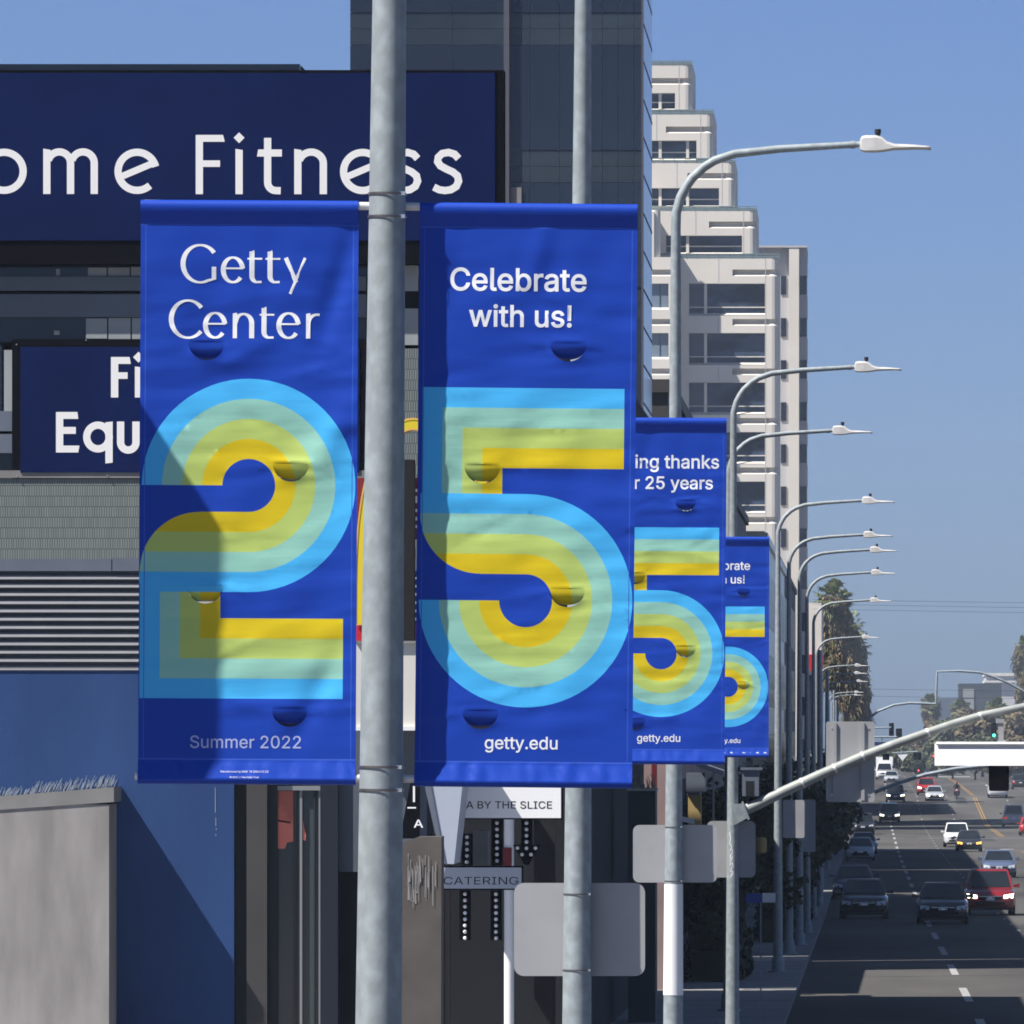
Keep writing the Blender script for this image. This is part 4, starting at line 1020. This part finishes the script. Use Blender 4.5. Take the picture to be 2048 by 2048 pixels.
for (x, y0, y1, head) in ((934,1667,1731,False), (994,1639,1731,False), (1053,1639,1720,True), (930,1781,1880,False), (992,1781,1880,False)):
    q = MB(); q.pbox(x-11, x+11, y0, y1, DZ+.2, .1)
    if head: q.prism([(X(x+a,DZ+.2),Z(b_,DZ+.2)) for a, b_ in ((-27,1690),(27,1690),(4,1730),(-4,1730))], DZ+.19, DZ+.29)
    obj('arrow', q, M['black'], t)
    yy = y0+7; q = MB(); pts = []
    while yy < y1-2: pts.append((x, yy)); yy += 12.6
    if head: pts = [p for p in pts if abs(p[1]-1709) > 5] + [(x-18,1696),(x+18,1696),(x-9,1709),(x+9,1709)]
    for (a, b_) in pts:
        c = at(a, b_, DZ+.2); q.tube([(c.x,c.y-.0,c.z),(c.x,c.y-.03,c.z),(c.x,c.y-.045,c.z)], [.027,.025,.014], 10)
    obj('bulbs', q, M['signwhite'], t)
t = thing('tapered_sign', (X(890,DZ-1), DZ-1, Z(1728,DZ-1)), 'pale tapered blank sign panel narrowing downward beside the near pole', 'sign')
q = MB(); q.prism([(X(x,DZ-1.6),Z(y,DZ-1.6)) for x, y in ((830,1484),(934,1484),(908,1728),(884,1728))], DZ-1.6, DZ-.02); obj('panel', q, M['signgrey'], t)  # deepened towards the camera to cast the slanting shadow over the signs
q = MB(); q.prism([(X(x,DZ-1.6),Z(y,DZ-1.6)) for x, y in ((830,1484),(846,1484),(891,1728),(884,1728))], DZ-1.62, DZ-1.6); obj('edge_strip', q, M['ledge'], t)
t = thing('blade_sign', (X(825,DZ-.5), DZ-.5, Z(1672,DZ)), 'black slanted sign with white capitals squeezed beside the near pole', 'sign')
q = MB(); q.prism([(X(x,DZ),Z(y,DZ)) for x, y in ((826,1560),(842,1560),(842,1676),(804,1676))], DZ-.5, DZ-.3); lt2 = text_fit('A', 837, 1655, 19, .01, height=22) + [[(826,1572),(826,1604),(830,1604),(830,1572)][::-1]] + [[(815,1614),(815,1617),(832,1617),(832,1614)][::-1]]
lay(q, lt2, DZ-.5, 1, .01); obj('sign_face', q, [M['black'], M['white']], t)
dB = 80.0; t = thing('weathered_board', (X(847,dB), dB, ground(dB)), 'weathered brown board with pale vertical scratches beside the near pole', 'board')
q = MB(); q.prism([(X(x,dB),Z(y,dB)) for x, y in ((800,1688),(835,1674),(883,1673),(881,2300),(800,2300))], dB, dB+.5); obj('board', q, mat('weathered board', (.10,.088,.08), rough=.9, noise=.2, scale=2), t)
q = MB(); rs = random.Random(5)
for i in range(34):
    x = rs.uniform(815, 872); y = rs.uniform(1705, 1745); h = rs.uniform(20, 80); w_ = rs.uniform(.8, 1.8)
    e_ = dB-.004-.0003*i; q.add([at(x,y,e_), at(x+w_,y,e_), at(x+w_+rs.uniform(-2,2),y+h,e_), at(x+rs.uniform(-2,2),y+h,e_)], [(0,1,2,3)])
obj('scratch_pattern', q, mat('pale scratch', (.27,.26,.25), rough=.9), t)
t = thing('white_post', (X(1018,112), 112, ground(112)), 'white round post behind the bulb arrows', 'post')
q = MB(); q.tube([(X(1018,112),112,ground(112)), (X(1018,112),112,Z(1630,112))], .075, 14); obj('post', q, M['white'], t, smooth=40)
q = MB(); q.pbox(1006, 1024, 1695, 1745, 112, .2, front=.1); obj('red_base', q, M['darkred'], t)
for (x0, x1, y0, y1, mm, lab) in ((946,976,1662,1732,'cap','grey cabinet with a pale top behind the left bulb arrow'), (1085,1104,1692,1716,'alum','small grey box in the dark shop doorway')):
    q = MB(); q.pbox(x0, x1, y0, y1, 118, .6); tag(obj('shop_cabinet', q, M[mm]), lab, 'cabinet')
# planter with dry stems
dPl = 140.0; t = thing('planter_box', (X(1290,dPl), dPl, ground(dPl)), 'tall dark green planter box with dry stems beside the second banner', 'planter')
q = MB(); q.pbox(1256, 1311, 1582, 2200, dPl, 1.2); obj('box', q, mat('dark green paint', (.022,.045,.048), rough=.6), t)
q = MB(); q.pbox(1254, 1313, 1577, 1582, dPl, 1.25, front=.05); obj('rim', q, mat('pale green rim', (.33,.36,.32), rough=.7), t)
q = MB(); rs = random.Random(2)
for i in range(26):
    x = rs.uniform(1258, 1310); h = rs.uniform(6, 34); a = at(x, 1578, dPl+.5); c = at(x+rs.uniform(-9,9), 1578-h, dPl+.5+rs.uniform(-.2,.2)); q.tube([a, (a+c)/2+Vector((rs.uniform(-.03,.03),0,.02)), c], [.012,.009,.003], 5)
obj('stems', q, mat('dry stems', (.30,.26,.18), rough=.9), t)

t = thing('street_plate', (X(1521,140), 140, Z(1806,140)), 'small blue and white plate at the foot of the signal pole', 'sign')
q = MB(); q.pbox(1492, 1524, 1787, 1806, 140, .04); obj('plate', q, mat('plate blue', (.02,.07,.32), rough=.5), t)
q = MB(); q.pbox(1525, 1551, 1786, 1805, 140, .04); obj('white_plate', q, M['white'], t)
q = MB(); q.pbox(1520, 1523, 1806, 2100, 140, .05); obj('post', q, M['steel_dark'], t)
t = thing('wall_lantern', (X(1522,150), 150, Z(1706,150)), 'ochre drum shaped lantern right of the sign on the signal pole', 'lantern')
q = MB(); q.tube([at(1522,1706,150), at(1522,1702,150), at(1522,1680,150), at(1522,1675,150)], [.09,.115,.115,.085], 16); obj('drum', q, MATS['ochre paint'], t, smooth=40)
q = MB(); q.box(X(1400,150), X(1522,150), 149.98, 150.02, Z(1688,150), Z(1685,150)); q.tube([at(1522,1675,150), at(1522,1670,150)], .02, 8); obj('bracket', q, M['dark'], t)
# ================================================================== trees
def leaf_quad(q, c, nrm, s, rs, asp=1.7, m=0):
    a = nrm.orthogonal().normalized(); a = (Matrix.Rotation(rs.uniform(0, 6.28), 3, nrm) @ a); b_ = nrm.cross(a)
    q.add([c-a*s*asp*.5, c+b_*s*.5-a*s*.1, c+a*s*asp*.5, c-b_*s*.5-a*s*.1], [(0,1,2,3)], m)
def rdir(rs):
    while True:
        v = Vector((rs.uniform(-1,1), rs.uniform(-1,1), rs.uniform(-1,1)))
        if .05 < v.length < 1: return v.normalized()
def tree(x, d, h, r, label, m='leaf', seed=1, n=3200, leaf=.17, group='trees along the left pavement', base=.2, flat=.8):
    rs = random.Random(seed); g = ground(d)+.1
    t = thing('tree', (x, d, g), label, 'tree', group)
    q = MB(); th = h*base
    q.tube([(x,d,g),(x+.05,d,g+th*.6),(x-.05,d,g+th*1.2)], [.02*h+.06,.016*h+.05,.012*h+.04], 9)
    cz = g+h*(.5+base*.45); rz = (h-th)*.52; clumps = []
    for i in range(26):
        v = rdir(rs); k = rs.uniform(.45,.86); c = Vector((x+v.x*r*k, d+v.y*r*k, cz+v.z*rz*k)); clumps.append((c, r*rs.uniform(.24,.42)))
        if i < 9: q.tube([(x,d,g+th), ((x+c.x)/2,(d+c.y)/2,(g+th+c.z)/2+.1), tuple(c)], [.05*h*.2,.035*h*.2,.01], 6)
    obj('trunk', q, M['bark'], t)
    q = MB()
    for i in range(n):
        c, cr = rs.choice(clumps); v = rdir(rs); p = c+Vector((v.x, v.y, v.z*flat))*cr*rs.uniform(.55,1.08)
        nn = (v*.7+rdir(rs)*.7+Vector((0,0,.4))).normalized(); leaf_quad(q, p, nn, leaf*rs.uniform(.6,1.3), rs)
    obj('crown', q, M[m], t); return t
TL = [(-4.1,178,4.7,1.5,'small dark tree by the signal pole, nearest of its row'), (-3.4,205,5.2,1.9,'dark tree between the signal pole and the lamp poles'), (-3.0,236,5.6,2.1,'dark tree behind the narrow grey sign backs'),
      (-2.7,268,5.7,2.1,'dark tree behind the lower left lamp poles'), (-2.6,300,5.8,2.2,'dark tree left of the lowest parked car'), (-2.5,336,6.2,2.3,'dark tree beside the dark parked car'),
      (-2.6,375,6.6,2.3,'dark tree left of the silver parked car'), (-2.7,420,6.9,2.3,'dark tree just under the tall sign back'), (-2.9,470,7.2,2.4,'far dark tree behind the tall sign back'), (-3.2,520,7.5,2.4,'farthest dark tree before the side street')]
for i, (x, d, h, r, lab) in enumerate(TL): tree(x, d, h, r, lab, seed=20+i, n=3400 if d < 320 else 2200, leaf=.16 if d < 250 else .22)
# hedges low on the pavement
for i, (x, d, w_, l, h, lab) in enumerate(((-3.5,172,1.3,14,1.5,'dark clipped hedge below the signal pole'), (-2.7,222,1.2,26,1.6,'dark hedge along the pavement under the lamp poles'), (-2.5,262,1.0,24,1.5,'dark hedge beside the lowest parked car'))):
    rs = random.Random(60+i); q = MB()
    for k in range(3600):
        y = d+rs.uniform(0, l); v = rdir(rs); v.z = abs(v.z); p = Vector((x+v.x*w_*.55*rs.uniform(.7,1.05), y, ground(y)+.15+abs(v.z)*h*rs.uniform(.75,1.08)))
        if rs.random() < .3: p.z = ground(y)+rs.uniform(.2, h*.8)
        leaf_quad(q, p, (v+rdir(rs)*.6).normalized(), rs.uniform(.10,.22), rs)
    t = thing('hedge', (x, d, ground(d)+.14), lab, 'hedge', 'hedges on the left pavement'); obj('foliage', q, M['leaf'], t)
    q = MB(); q.box(x-w_*.4, x+w_*.4, d, d+l, ground(d+l)-.1, ground(d)+h*.55); obj('stems', q, M['leaf'], t)
# far trees
FT = []
for (px, yt, d, r, m, lab) in ((1868,1452,1180,3.2,'leaf3','brown green tree over the white barrier'), (1900,1432,1080,3.6,'leaf2','rounded olive tree just left above the white sign box'), (1965,1424,1000,3.4,'leaf3','dry brown tree left of the green signal'),
      (2000,1412,1060,3.6,'leaf2','tall dull green tree below the hazy office'), (1800,1494,1160,3.0,'leaf2','olive tree at the far end of the lanes'), (2040,1416,980,3.6,'leaf3','dusty tree at the right edge'),
      (1772,1502,1220,2.6,'leaf2','small olive tree behind the distant silver cars'), (1842,1476,1300,3.4,'leaf3','pale brown tree fading below the distant block'), (1936,1416,1250,3.8,'leaf3','pale brown tree in front of the hazy office'), (1748,1500,1260,2.4,'leaf2','far olive tree next to the white truck'), (2070,1400,1150,4.5,'leaf2','green tree under the right palm'), (1905,1480,960,3.2,'leaf2','low green tree behind the white barrier'), (1950,1470,940,3.4,'leaf2','low olive tree beside the green signal'), (2010,1476,930,3.6,'leaf3','low brown tree right of the green signal'), (1838,1506,1040,2.6,'leaf2','low bushy tree left of the white barrier')):
    FT.append((X(px,d), d, Z(yt,d)-ground(d)-.1, r, m, lab))
for i, (x, d, h, r, m, lab) in enumerate(FT): tree(x, d, h, r, lab, m=m, seed=90+i, n=4200, leaf=.42, group='trees at the far end of the street', base=.12)
# ================================================================== palms
def palm(x, d, h, label, seed, skirt=9.0, sr=1.5, group='palms along the left kerb', green=True):
    rs = random.Random(seed); g = ground(d)+.1; t = thing('palm_tree', (x, d, g), label, 'palm', group)
    q = MB(); lx = rs.uniform(-.3,.3); q.tube([(x,d,g),(x+lx*.4,d,g+h*.5),(x+lx,d,g+h-1.2)], [.42,.30,.27], 10); obj('trunk', q, M['bark'], t)
    top = Vector((x+lx, d, g+h-1.2)); q = MB(); lob = [(rs.uniform(0,6.28), rs.uniform(0,6.28), rs.uniform(.5,1.6)) for _ in range(4)]
    for i in range(3600):
        z = top.z+.2-rs.random()**.95*skirt; f = (top.z-z)/skirt; a = rs.uniform(0, 6.283)
        wob = 1+.16*sum(math.sin(a*2+p0)*math.sin(z*k+p1) for p0, p1, k in lob)
        r0 = sr*(1-.25*f)*wob*rs.uniform(.45,.9); ln = rs.uniform(.35,1.15); out = rs.uniform(.1,.95)
        e = Vector((math.cos(a), math.sin(a), 0)); s = Vector((-math.sin(a), math.cos(a), 0))
        p = Vector((top.x, top.y, z))+e*r0; w_ = rs.uniform(.05,.15); tip = p+e*out*.6*ln-Vector((0,0,ln*rs.uniform(.5,1)))+s*rs.uniform(-.4,.4)
        mid = (p+tip)/2+e*.14
        q.add([p-s*w_*.25, p+s*w_*.25, mid+s*w_, tip, mid-s*w_], [(0,1,2,3,4)], 1 if rs.random() < .16 else 0)
    obj('skirt', q, [M['skirt'], M['frond']], t)
    q = MB(); crown = Vector((top.x, top.y, top.z-.35))
    for i in range(95):
        el = rs.uniform(-1.0, 1.4); a = rs.uniform(0, 6.283); e = Vector((math.cos(a)*math.cos(el), math.sin(a)*math.cos(el), math.sin(el)))
        st_ = rs.uniform(.7,1.7); hub = crown+e*st_; side = e.cross(Vector((0,0,1))).normalized(); upv = side.cross(e)
        q.add([crown-side*.03, crown+side*.03, hub+side*.025, hub-side*.025], [(0,1,2,3)])
        for k in range(11):
            b_ = -1.35+2.7*k/10+rs.uniform(-.07,.07); dr = (e*math.cos(b_)+side*math.sin(b_)); ln = rs.uniform(.7,1.05)*(1-.15*abs(b_)); pw = upv.cross(dr)*.085
            m_ = hub+dr*ln*.6; tp = hub+dr*ln-Vector((0,0,.15+.2*rs.random()))
            q.add([hub, m_-pw, tp, m_+pw], [(0,1,2,3)])
    obj('crown', q, M['frond'], t); return t
for i, (x, d, h, sk, sr, lab) in enumerate(((-2.95,735,21.4,9,1.5,'tallest skirted palm with its crown against the sky'), (-2.0,790,18.8,9,1.55,'second skirted palm, its crown level with the middle of the row'), (-1.65,850,17.2,9,1.6,'third skirted palm half hidden in the row'),
                                       (-1.35,910,15.6,8.5,1.7,'fourth skirted palm down the row'), (-1.3,980,14.2,8.5,1.9,'fifth skirted palm with low dark fronds'), (-1.2,1060,13.0,8,2.0,'last skirted palm at the foot of the row'))): palm(x, d, h, lab, 200+i, sk, sr)
for i, (x, d, h, lab) in enumerate(((24.6,1165,20.4,'large palm cut by the right edge of the picture'), (25.8,1120,15.2,'lower palm at the right edge of the picture'))): palm(x, d, h, lab, 240+i, 9.5, 2.0, 'palms at the far right')
for i, (x, d, h, lab) in enumerate(((11.6,1330,12.0,'small far palm left of the hazy office'), (16.0,1270,10.9,'small far palm above the middle of the mast arm'), (19.6,1120,10.6,'small far palm under the hazy office'))): palm(x, d, h, lab, 260+i, 5, 1.4, 'far palms')

# ================================================================== vehicles: built nose towards -y, origin on the road under the middle
def ring(w_, zb, zt, zs, y, top=.82):
    return [(-w_*.88,y,zb),(-w_,y,zb+.14),(-w_,y,zs),(-w_*top,y,zt),(-w_*.4,y,zt+.015),(w_*.4,y,zt+.015),(w_*top,y,zt),(w_,y,zs),(w_,y,zb+.14),(w_*.88,y,zb)]
def vehicle(kind, x, d, col, label, lights=False, rear=False, group='cars on the street', dy=0.0, name='car', amber=False, yaw=0.0):
    L, W_, H = dict(sedan=(4.6,.90,1.44), suv=(4.7,.95,1.74), pickup=(5.4,.98,1.85), van=(4.9,.97,1.95), truck=(6.5,1.1,2.9))[kind]
    t = thing(name, (x, d, ground(d)), label, {'truck':'truck','pickup':'pickup','van':'van'}.get(kind, 'car'), group)
    slope = math.atan2(ground(d+2)-ground(d-2), 4); t.rotation_euler = (slope if not rear else -slope, 0, (math.pi if rear else 0)+RAD(yaw))
    P = paint(*col); belt = dict(sedan=.92, suv=1.06, pickup=1.12, van=1.1, truck=1.25)[kind]; hood = dict(sedan=.88, suv=1.03, pickup=1.1, van=1.0, truck=1.2)[kind]
    f, r = -L/2, L/2
    q = MB(); zb = .2 if kind == 'sedan' else .28
    R = [ring(W_*.80, zb+.12, hood-.28, hood-.36, f), ring(W_*.94, zb+.02, hood-.14, hood-.24, f+.12), ring(W_*.99, zb, hood-.06, hood-.2, f+.45), ring(W_, zb, hood+.01, hood-.14, f+1.15), ring(W_, zb, belt, belt-.14, f+1.5), ring(W_, zb, belt+.02, belt-.12, r-1.0), ring(W_*.98, zb, belt+.02, belt-.16, r-.4), ring(W_*.93, zb+.04, belt-.06, belt-.22, r-.08), ring(W_*.84, zb+.14, belt-.14, belt-.3, r)]
    q.loft(R); obj('body', q, P, t, smooth=38, inv=False)
    # cabin
    a0, a1, b0, b1 = dict(sedan=(f+1.15, f+1.95, r-1.25, r-.62), suv=(f+1.12, f+1.8, r-.55, r-.22), pickup=(f+1.3, f+2.0, r-2.05, r-1.9), van=(f+.75, f+1.6, r-.35, r-.12), truck=(f+.35, f+.9, r-4.4, r-4.3))[kind]
    Ht = H if kind != 'truck' else 2.15
    wt = W_*(.70 if kind == 'sedan' else .76); wb_ = W_*.93
    q = MB(); zt = Ht-.03
    lo = [(-wb_,a0,belt-.02),(wb_,a0,belt-.02),(wb_,b1,belt),(-wb_,b1,belt)]; hi = [(-wt,a1,zt),(wt,a1,zt),(wt,b0,zt),(-wt,b0,zt)]
    q.add(lo+hi, [(0,1,5,4),(1,2,6,5),(2,3,7,6),(3,0,4,7)])
    rf = [(-wt*.9,a1+.1,zt+.05),(wt*.9,a1+.1,zt+.05),(wt*.9,b0-.1,zt+.05),(-wt*.9,b0-.1,zt+.05)]
    q.add(hi+rf, [(0,1,5,4),(1,2,6,5),(2,3,7,6),(3,0,4,7),(4,5,6,7)])
    cab = obj('cabin', q, P, t, inv=False)
    def pane(nm, c4, ins, off):
        c = sum((Vector(p) for p in c4), Vector())/4; vs = [c+(Vector(p)-c)*ins+Vector(off) for p in c4]; g_ = MB(); g_.add(vs, [(0,1,2,3)]); g_.add([v-Vector(off)*.8 for v in vs], [(0,1,2,3)])
        return obj(nm, g_, M['carglass'], cab, inv=False)
    pane('windscreen', [lo[0],lo[1],hi[1],hi[0]], .90, (0,-.012,.012)); pane('rear_window', [lo[2],lo[3],hi[3],hi[2]], .84, (0,.012,.012))
    for s, (i, j) in ((-1,(3,0)), (1,(1,2))):
        A, B, C_, D_ = (Vector(lo[i]), Vector(lo[j]), Vector(hi[j]), Vector(hi[i]))
        for u0, u1 in ((.04,.48),(.53,.96)):
            lo0, lo1 = A.lerp(B,u0), A.lerp(B,u1); hi0, hi1 = D_.lerp(C_,u0), D_.lerp(C_,u1)
            pane('side_window', [lo0.lerp(hi0,.1), lo1.lerp(hi1,.1), lo1.lerp(hi1,.86), lo0.lerp(hi0,.86)], .97, (s*.012,0,.004))
    if kind == 'truck':
        q = MB(); q.box(-1.08, 1.08, b1-.02, r, .75, H); obj('cargo_box', q, M['white'], t, inv=False)
    if kind == 'pickup':
        q = MB(); q.box(-W_*.82, W_*.82, r-1.85, r-.12, belt-.35, belt+.035); obj('bed', q, M['dark'], t, inv=False)
    for sx in (-1, 1):
        for yy in (f+.88, r-.92):
            wr_ = .33 if kind == 'sedan' else .38
            q = MB(); q.tube([(sx*(W_-.21),yy,wr_),(sx*(W_-.20),yy,wr_),(sx*(W_-.02),yy,wr_),(sx*(W_+.005),yy,wr_)], [wr_*.9,wr_,wr_,wr_*.92], 20); wh = obj('wheel', q, M['tyre'], t, smooth=40, inv=False)
            q = MB(); q.tube([(sx*(W_-.02),yy,wr_),(sx*(W_+.012),yy,wr_)], wr_*.62, 14); obj('rim', q, M['rim'], wh, inv=False)
        q = MB(); q.loft([[(sx*(W_*.96),a0+.38,belt+.02),(sx*(W_*.96),a0+.48,belt+.02),(sx*(W_*.96),a0+.48,belt+.1),(sx*(W_*.96),a0+.38,belt+.1)], [(sx*(W_+.2),a0+.36,belt+.0),(sx*(W_+.2),a0+.5,belt+.0),(sx*(W_+.19),a0+.5,belt+.16),(sx*(W_+.19),a0+.36,belt+.16)]]); obj('mirror', q, P, t, inv=False)
        q = MB(); hy = f+.10; hz = hood-.30
        q.loft([[(sx*W_*.54,f-.03,hz-.07),(sx*W_*.54,f+.2,hz-.07),(sx*W_*.54,f+.2,hz+.06),(sx*W_*.54,f-.01,hz+.06)], [(sx*W_*.90,f+.03,hz-.05),(sx*W_*.95,f+.3,hz-.04),(sx*W_*.95,f+.34,hz+.12),(sx*W_*.90,f+.07,hz+.11)]])
        obj('headlight', q, M['amber'] if amber else (M['lamp_on'] if lights else M['lamp_off']), t, inv=False)
        q = MB(); q.box(sx*W_*.58, sx*W_*.92, r-.2, r+.012, belt-.36, belt-.2); obj('taillight', q, M['tail'], t, inv=False)
    q = MB(); q.box(-W_*.46, W_*.46, f-.02, f+.1, hood-.42, hood-.27); q.box(-W_*.6, W_*.6, f-.005, f+.1, zb+.14, zb+.26); obj('grille', q, M['black'], t, inv=False)
    q = MB(); q.box(-W_*.46, W_*.46, f-.03, f-.02, hood-.30, hood-.275); q.box(-.07, .07, f-.035, f-.02, hood-.38, hood-.31); obj('badge_bar', q, M['chrome'], t, inv=False)
    q = MB(); q.box(-.16, .16, f-.032, f-.02, zb+.3, zb+.42); obj('licence_plate', q, M['plate'], t, inv=False)
    q = MB(); q.box(-.16, .16, r+.002, r+.014, belt-.38, belt-.26); obj('licence_plate', q, M['plate'], t, inv=False)
    q = MB(); q.box(-W_*.86, W_*.86, f+.2, r-.2, zb-.06, zb+.1); obj('underbody', q, M['dark'], t, inv=False)
    return t
SIL = ('silver', (.38,.40,.43)); WHT = ('white', (.70,.71,.72)); RED = ('red', (.20,.010,.014)); DRK = ('dark', (.018,.020,.026)); BLU = ('blue grey', (.085,.11,.19)); TAN = ('pale beige', (.42,.40,.37)); CRED = ('bright red', (.36,.02,.02)); NAV = ('navy', (.03,.045,.085))
CARS = [('suv',4.72,288,RED,'red car with bright headlights at the bottom right',dict(lights=True)), ('sedan',2.7,267,DRK,'near dark car beside the bright red one',{}), ('sedan',-.1,280,DRK,'dark parked car lowest by the left kerb',dict(group='cars parked along the left kerb')),
        ('sedan',-.55,327,NAV,'dark parked car second from the bottom by the left kerb',dict(group='cars parked along the left kerb')), ('sedan',-.38,471,SIL,'silver parked car by the left kerb',dict(group='cars parked along the left kerb')), ('sedan',-.2,505,BLU,'blue grey car parked behind the silver one',dict(group='cars parked along the left kerb')),
        ('suv',-.3,615,DRK,'dark parked car with one glinting headlight under the tall sign back',dict(group='cars parked along the left kerb')), ('sedan',7.1,520,DRK,'dark sedan with amber lights in front of the white car',dict(amber=True)), ('suv',6.55,546,WHT,'white car close behind the dark sedan with amber lights',{}),
        ('suv',2.1,686,DRK,'black car with two bright headlights on the shaded road',dict(lights=True)), ('sedan',6.95,395,BLU,'blue grey sedan right behind the red car',{}), ('van',13.0,665,TAN,'pale beige van seen from behind near the right edge',dict(rear=True)),
        ('sedan',13.3,610,CRED,'red car seen from behind, cut by the right edge',dict(rear=True)), ('pickup',13.2,756,WHT,'white pickup driving away below the black signal',dict(rear=True)), ('sedan',6.75,746,SIL,'silver sedan in front of the small red car',dict(lights=True)),
        ('suv',6.15,772,CRED,'small red car partly behind the distant silver sedan',dict(lights=True)), ('suv',2.85,741,DRK,'dark car with lit headlights just ahead of the distant silver car',dict(lights=True)), ('sedan',3.0,905,SIL,'distant silver car below the white truck',{}),
        ('truck',2.3,960,WHT,'distant white box truck at the end of the left lane',dict(name='box_truck')), ('sedan',8.6,1000,DRK,'tiny dark car at the far end of the road',{}), ('suv',17.0,830,DRK,'dark car far off beside the white pickup',dict(rear=True))]
for kd, x, d, c, lab, kw in CARS:
    n = {'pickup':'pickup_truck','van':'parked_van' if False else 'van'}.get(kd, 'car')
    kw = dict(kw); kw.setdefault('name', n); vehicle(kd, x, d, c, lab, **kw)
# ================================================================== motorcyclist
def person_mesh(name, joints, bones, mats_, mfun=None):
    me = bpy.data.meshes.new(name); me.from_pydata([j[0] for j in joints], bones, [])
    o = bpy.data.objects.new(name, me); C.objects.link(o)
    md = o.modifiers.new('skin', 'SKIN'); sd = o.modifiers.new('sub', 'SUBSURF'); sd.levels = 1; sd.render_levels = 1
    for i, j in enumerate(joints): me.skin_vertices[0].data[i].radius = (j[1], j[1])
    me.skin_vertices[0].data[0].use_root = True
    dg = bpy.context.evaluated_depsgraph_get(); m2 = bpy.data.meshes.new_from_object(o.evaluated_get(dg)); bpy.data.objects.remove(o)
    m2.materials.clear()
    for k in mats_: m2.materials.append(k)
    for p in m2.polygons:
        p.use_smooth = True
        if mfun: p.material_index = mfun(p.center)
    return m2
mx, my = 9.05, 752.0; mg = ground(my)
t = thing('motorcycle', (mx, my, mg), 'dark motorcycle with a red tank riding in the middle lane', 'motorcycle')
for yy, nm in ((-.72,'wheel'), (.72,'wheel')):
    q = MB(); n = 24; rg = []
    for i in range(n+1):
        a = 2*math.pi*i/n; rg.append([(dx, yy+rr*math.cos(a), .31+rr*math.sin(a)) for dx, rr in ((-.05,.24),(-.06,.29),(0,.32),(.06,.29),(.05,.24))])
    q.loft(rg, cap=False); obj('wheel', q, M['tyre'], t, inv=False)
q = MB(); q.tube([(0,-.5,.72),(0,-.25,.82),(0,.1,.80),(0,.3,.74)], [.10,.17,.16,.10], 14); obj('tank', q, M['red'], t, smooth=50, inv=False)
q = MB(); q.tube([(0,.2,.76),(0,.5,.78),(0,.85,.84)], [.13,.15,.07], 12); obj('seat', q, M['dark'], t, smooth=50, inv=False)
q = MB(); q.box(-.16,.16,-.28,.3,.28,.66); q.tube([(0,-.72,.31),(0,-.5,.8),(0,-.45,1.0)], .045, 10); q.tube([(0,.72,.31),(0,.25,.45)], .04, 8); obj('frame', q, M['charcoal'], t, inv=False)
q = MB(); q.tube([(-.36,-.36,1.02),(-.2,-.44,1.04),(.2,-.44,1.04),(.36,-.36,1.02)], .02, 8); obj('handlebar', q, M['charcoal'], t, inv=False)
q = MB(); q.tube([(0,-.56,.88),(0,-.62,.88)], [.10,.09], 14); obj('headlight', q, M['lamp_off'], t, inv=False)
J = [((0,.3,.88),.16),((0,.22,1.12),.165),((0,.12,1.36),.17),((0,.08,1.47),.075),((0,.04,1.60),.115),((0,.03,1.70),.10),
     ((-.20,.10,1.38),.075),((-.33,-.08,1.17),.055),((-.33,-.34,1.06),.045),((.20,.10,1.38),.075),((.33,-.08,1.17),.055),((.33,-.34,1.06),.045),
     ((-.17,.26,.84),.10),((-.24,-.12,.72),.075),((-.22,.12,.36),.055),((-.22,0,.30),.045),((.17,.26,.84),.10),((.24,-.12,.72),.075),((.22,.12,.36),.055),((.22,0,.30),.045)]
B_ = [(0,1),(1,2),(2,3),(3,4),(4,5),(2,6),(6,7),(7,8),(2,9),(9,10),(10,11),(0,12),(12,13),(13,14),(14,15),(0,16),(16,17),(17,18),(18,19)]
M['jacket'] = mat('dark jacket', (.02,.02,.024), rough=.7); M['jeans'] = mat('dark trousers', (.03,.035,.05), rough=.8); M['helmet'] = mat('red helmet', (.25,.02,.02), rough=.3)
pm = person_mesh('person', J, B_, [M['jacket'], M['jeans'], M['helmet']], lambda c: 2 if c.z > 1.5 else (0 if c.z > .86 else 1))
p = put('person', pm); p.location = (mx, my, mg); tag(p, 'motorcycle rider in dark clothes and a red helmet in the middle lane', 'person')

# ================================================================== air
HAZE = 0.00014
if HAZE:
    hz = bpy.data.materials.new('haze'); hz.use_nodes = True; nt = hz.node_tree; nt.nodes.clear()
    o_ = nt.nodes.new('ShaderNodeOutputMaterial'); v = nt.nodes.new('ShaderNodeVolumePrincipled'); v.inputs['Color'].default_value = (.62,.74,.95,1); v.inputs['Density'].default_value = HAZE; v.inputs['Anisotropy'].default_value = .0
    nt.links.new(v.outputs[0], o_.inputs['Volume'])
    q = MB(); q.box(-330, 330, -150, 1790, CAMZ-11.5, 75); tag(obj('haze', q, hz), kind='stuff')
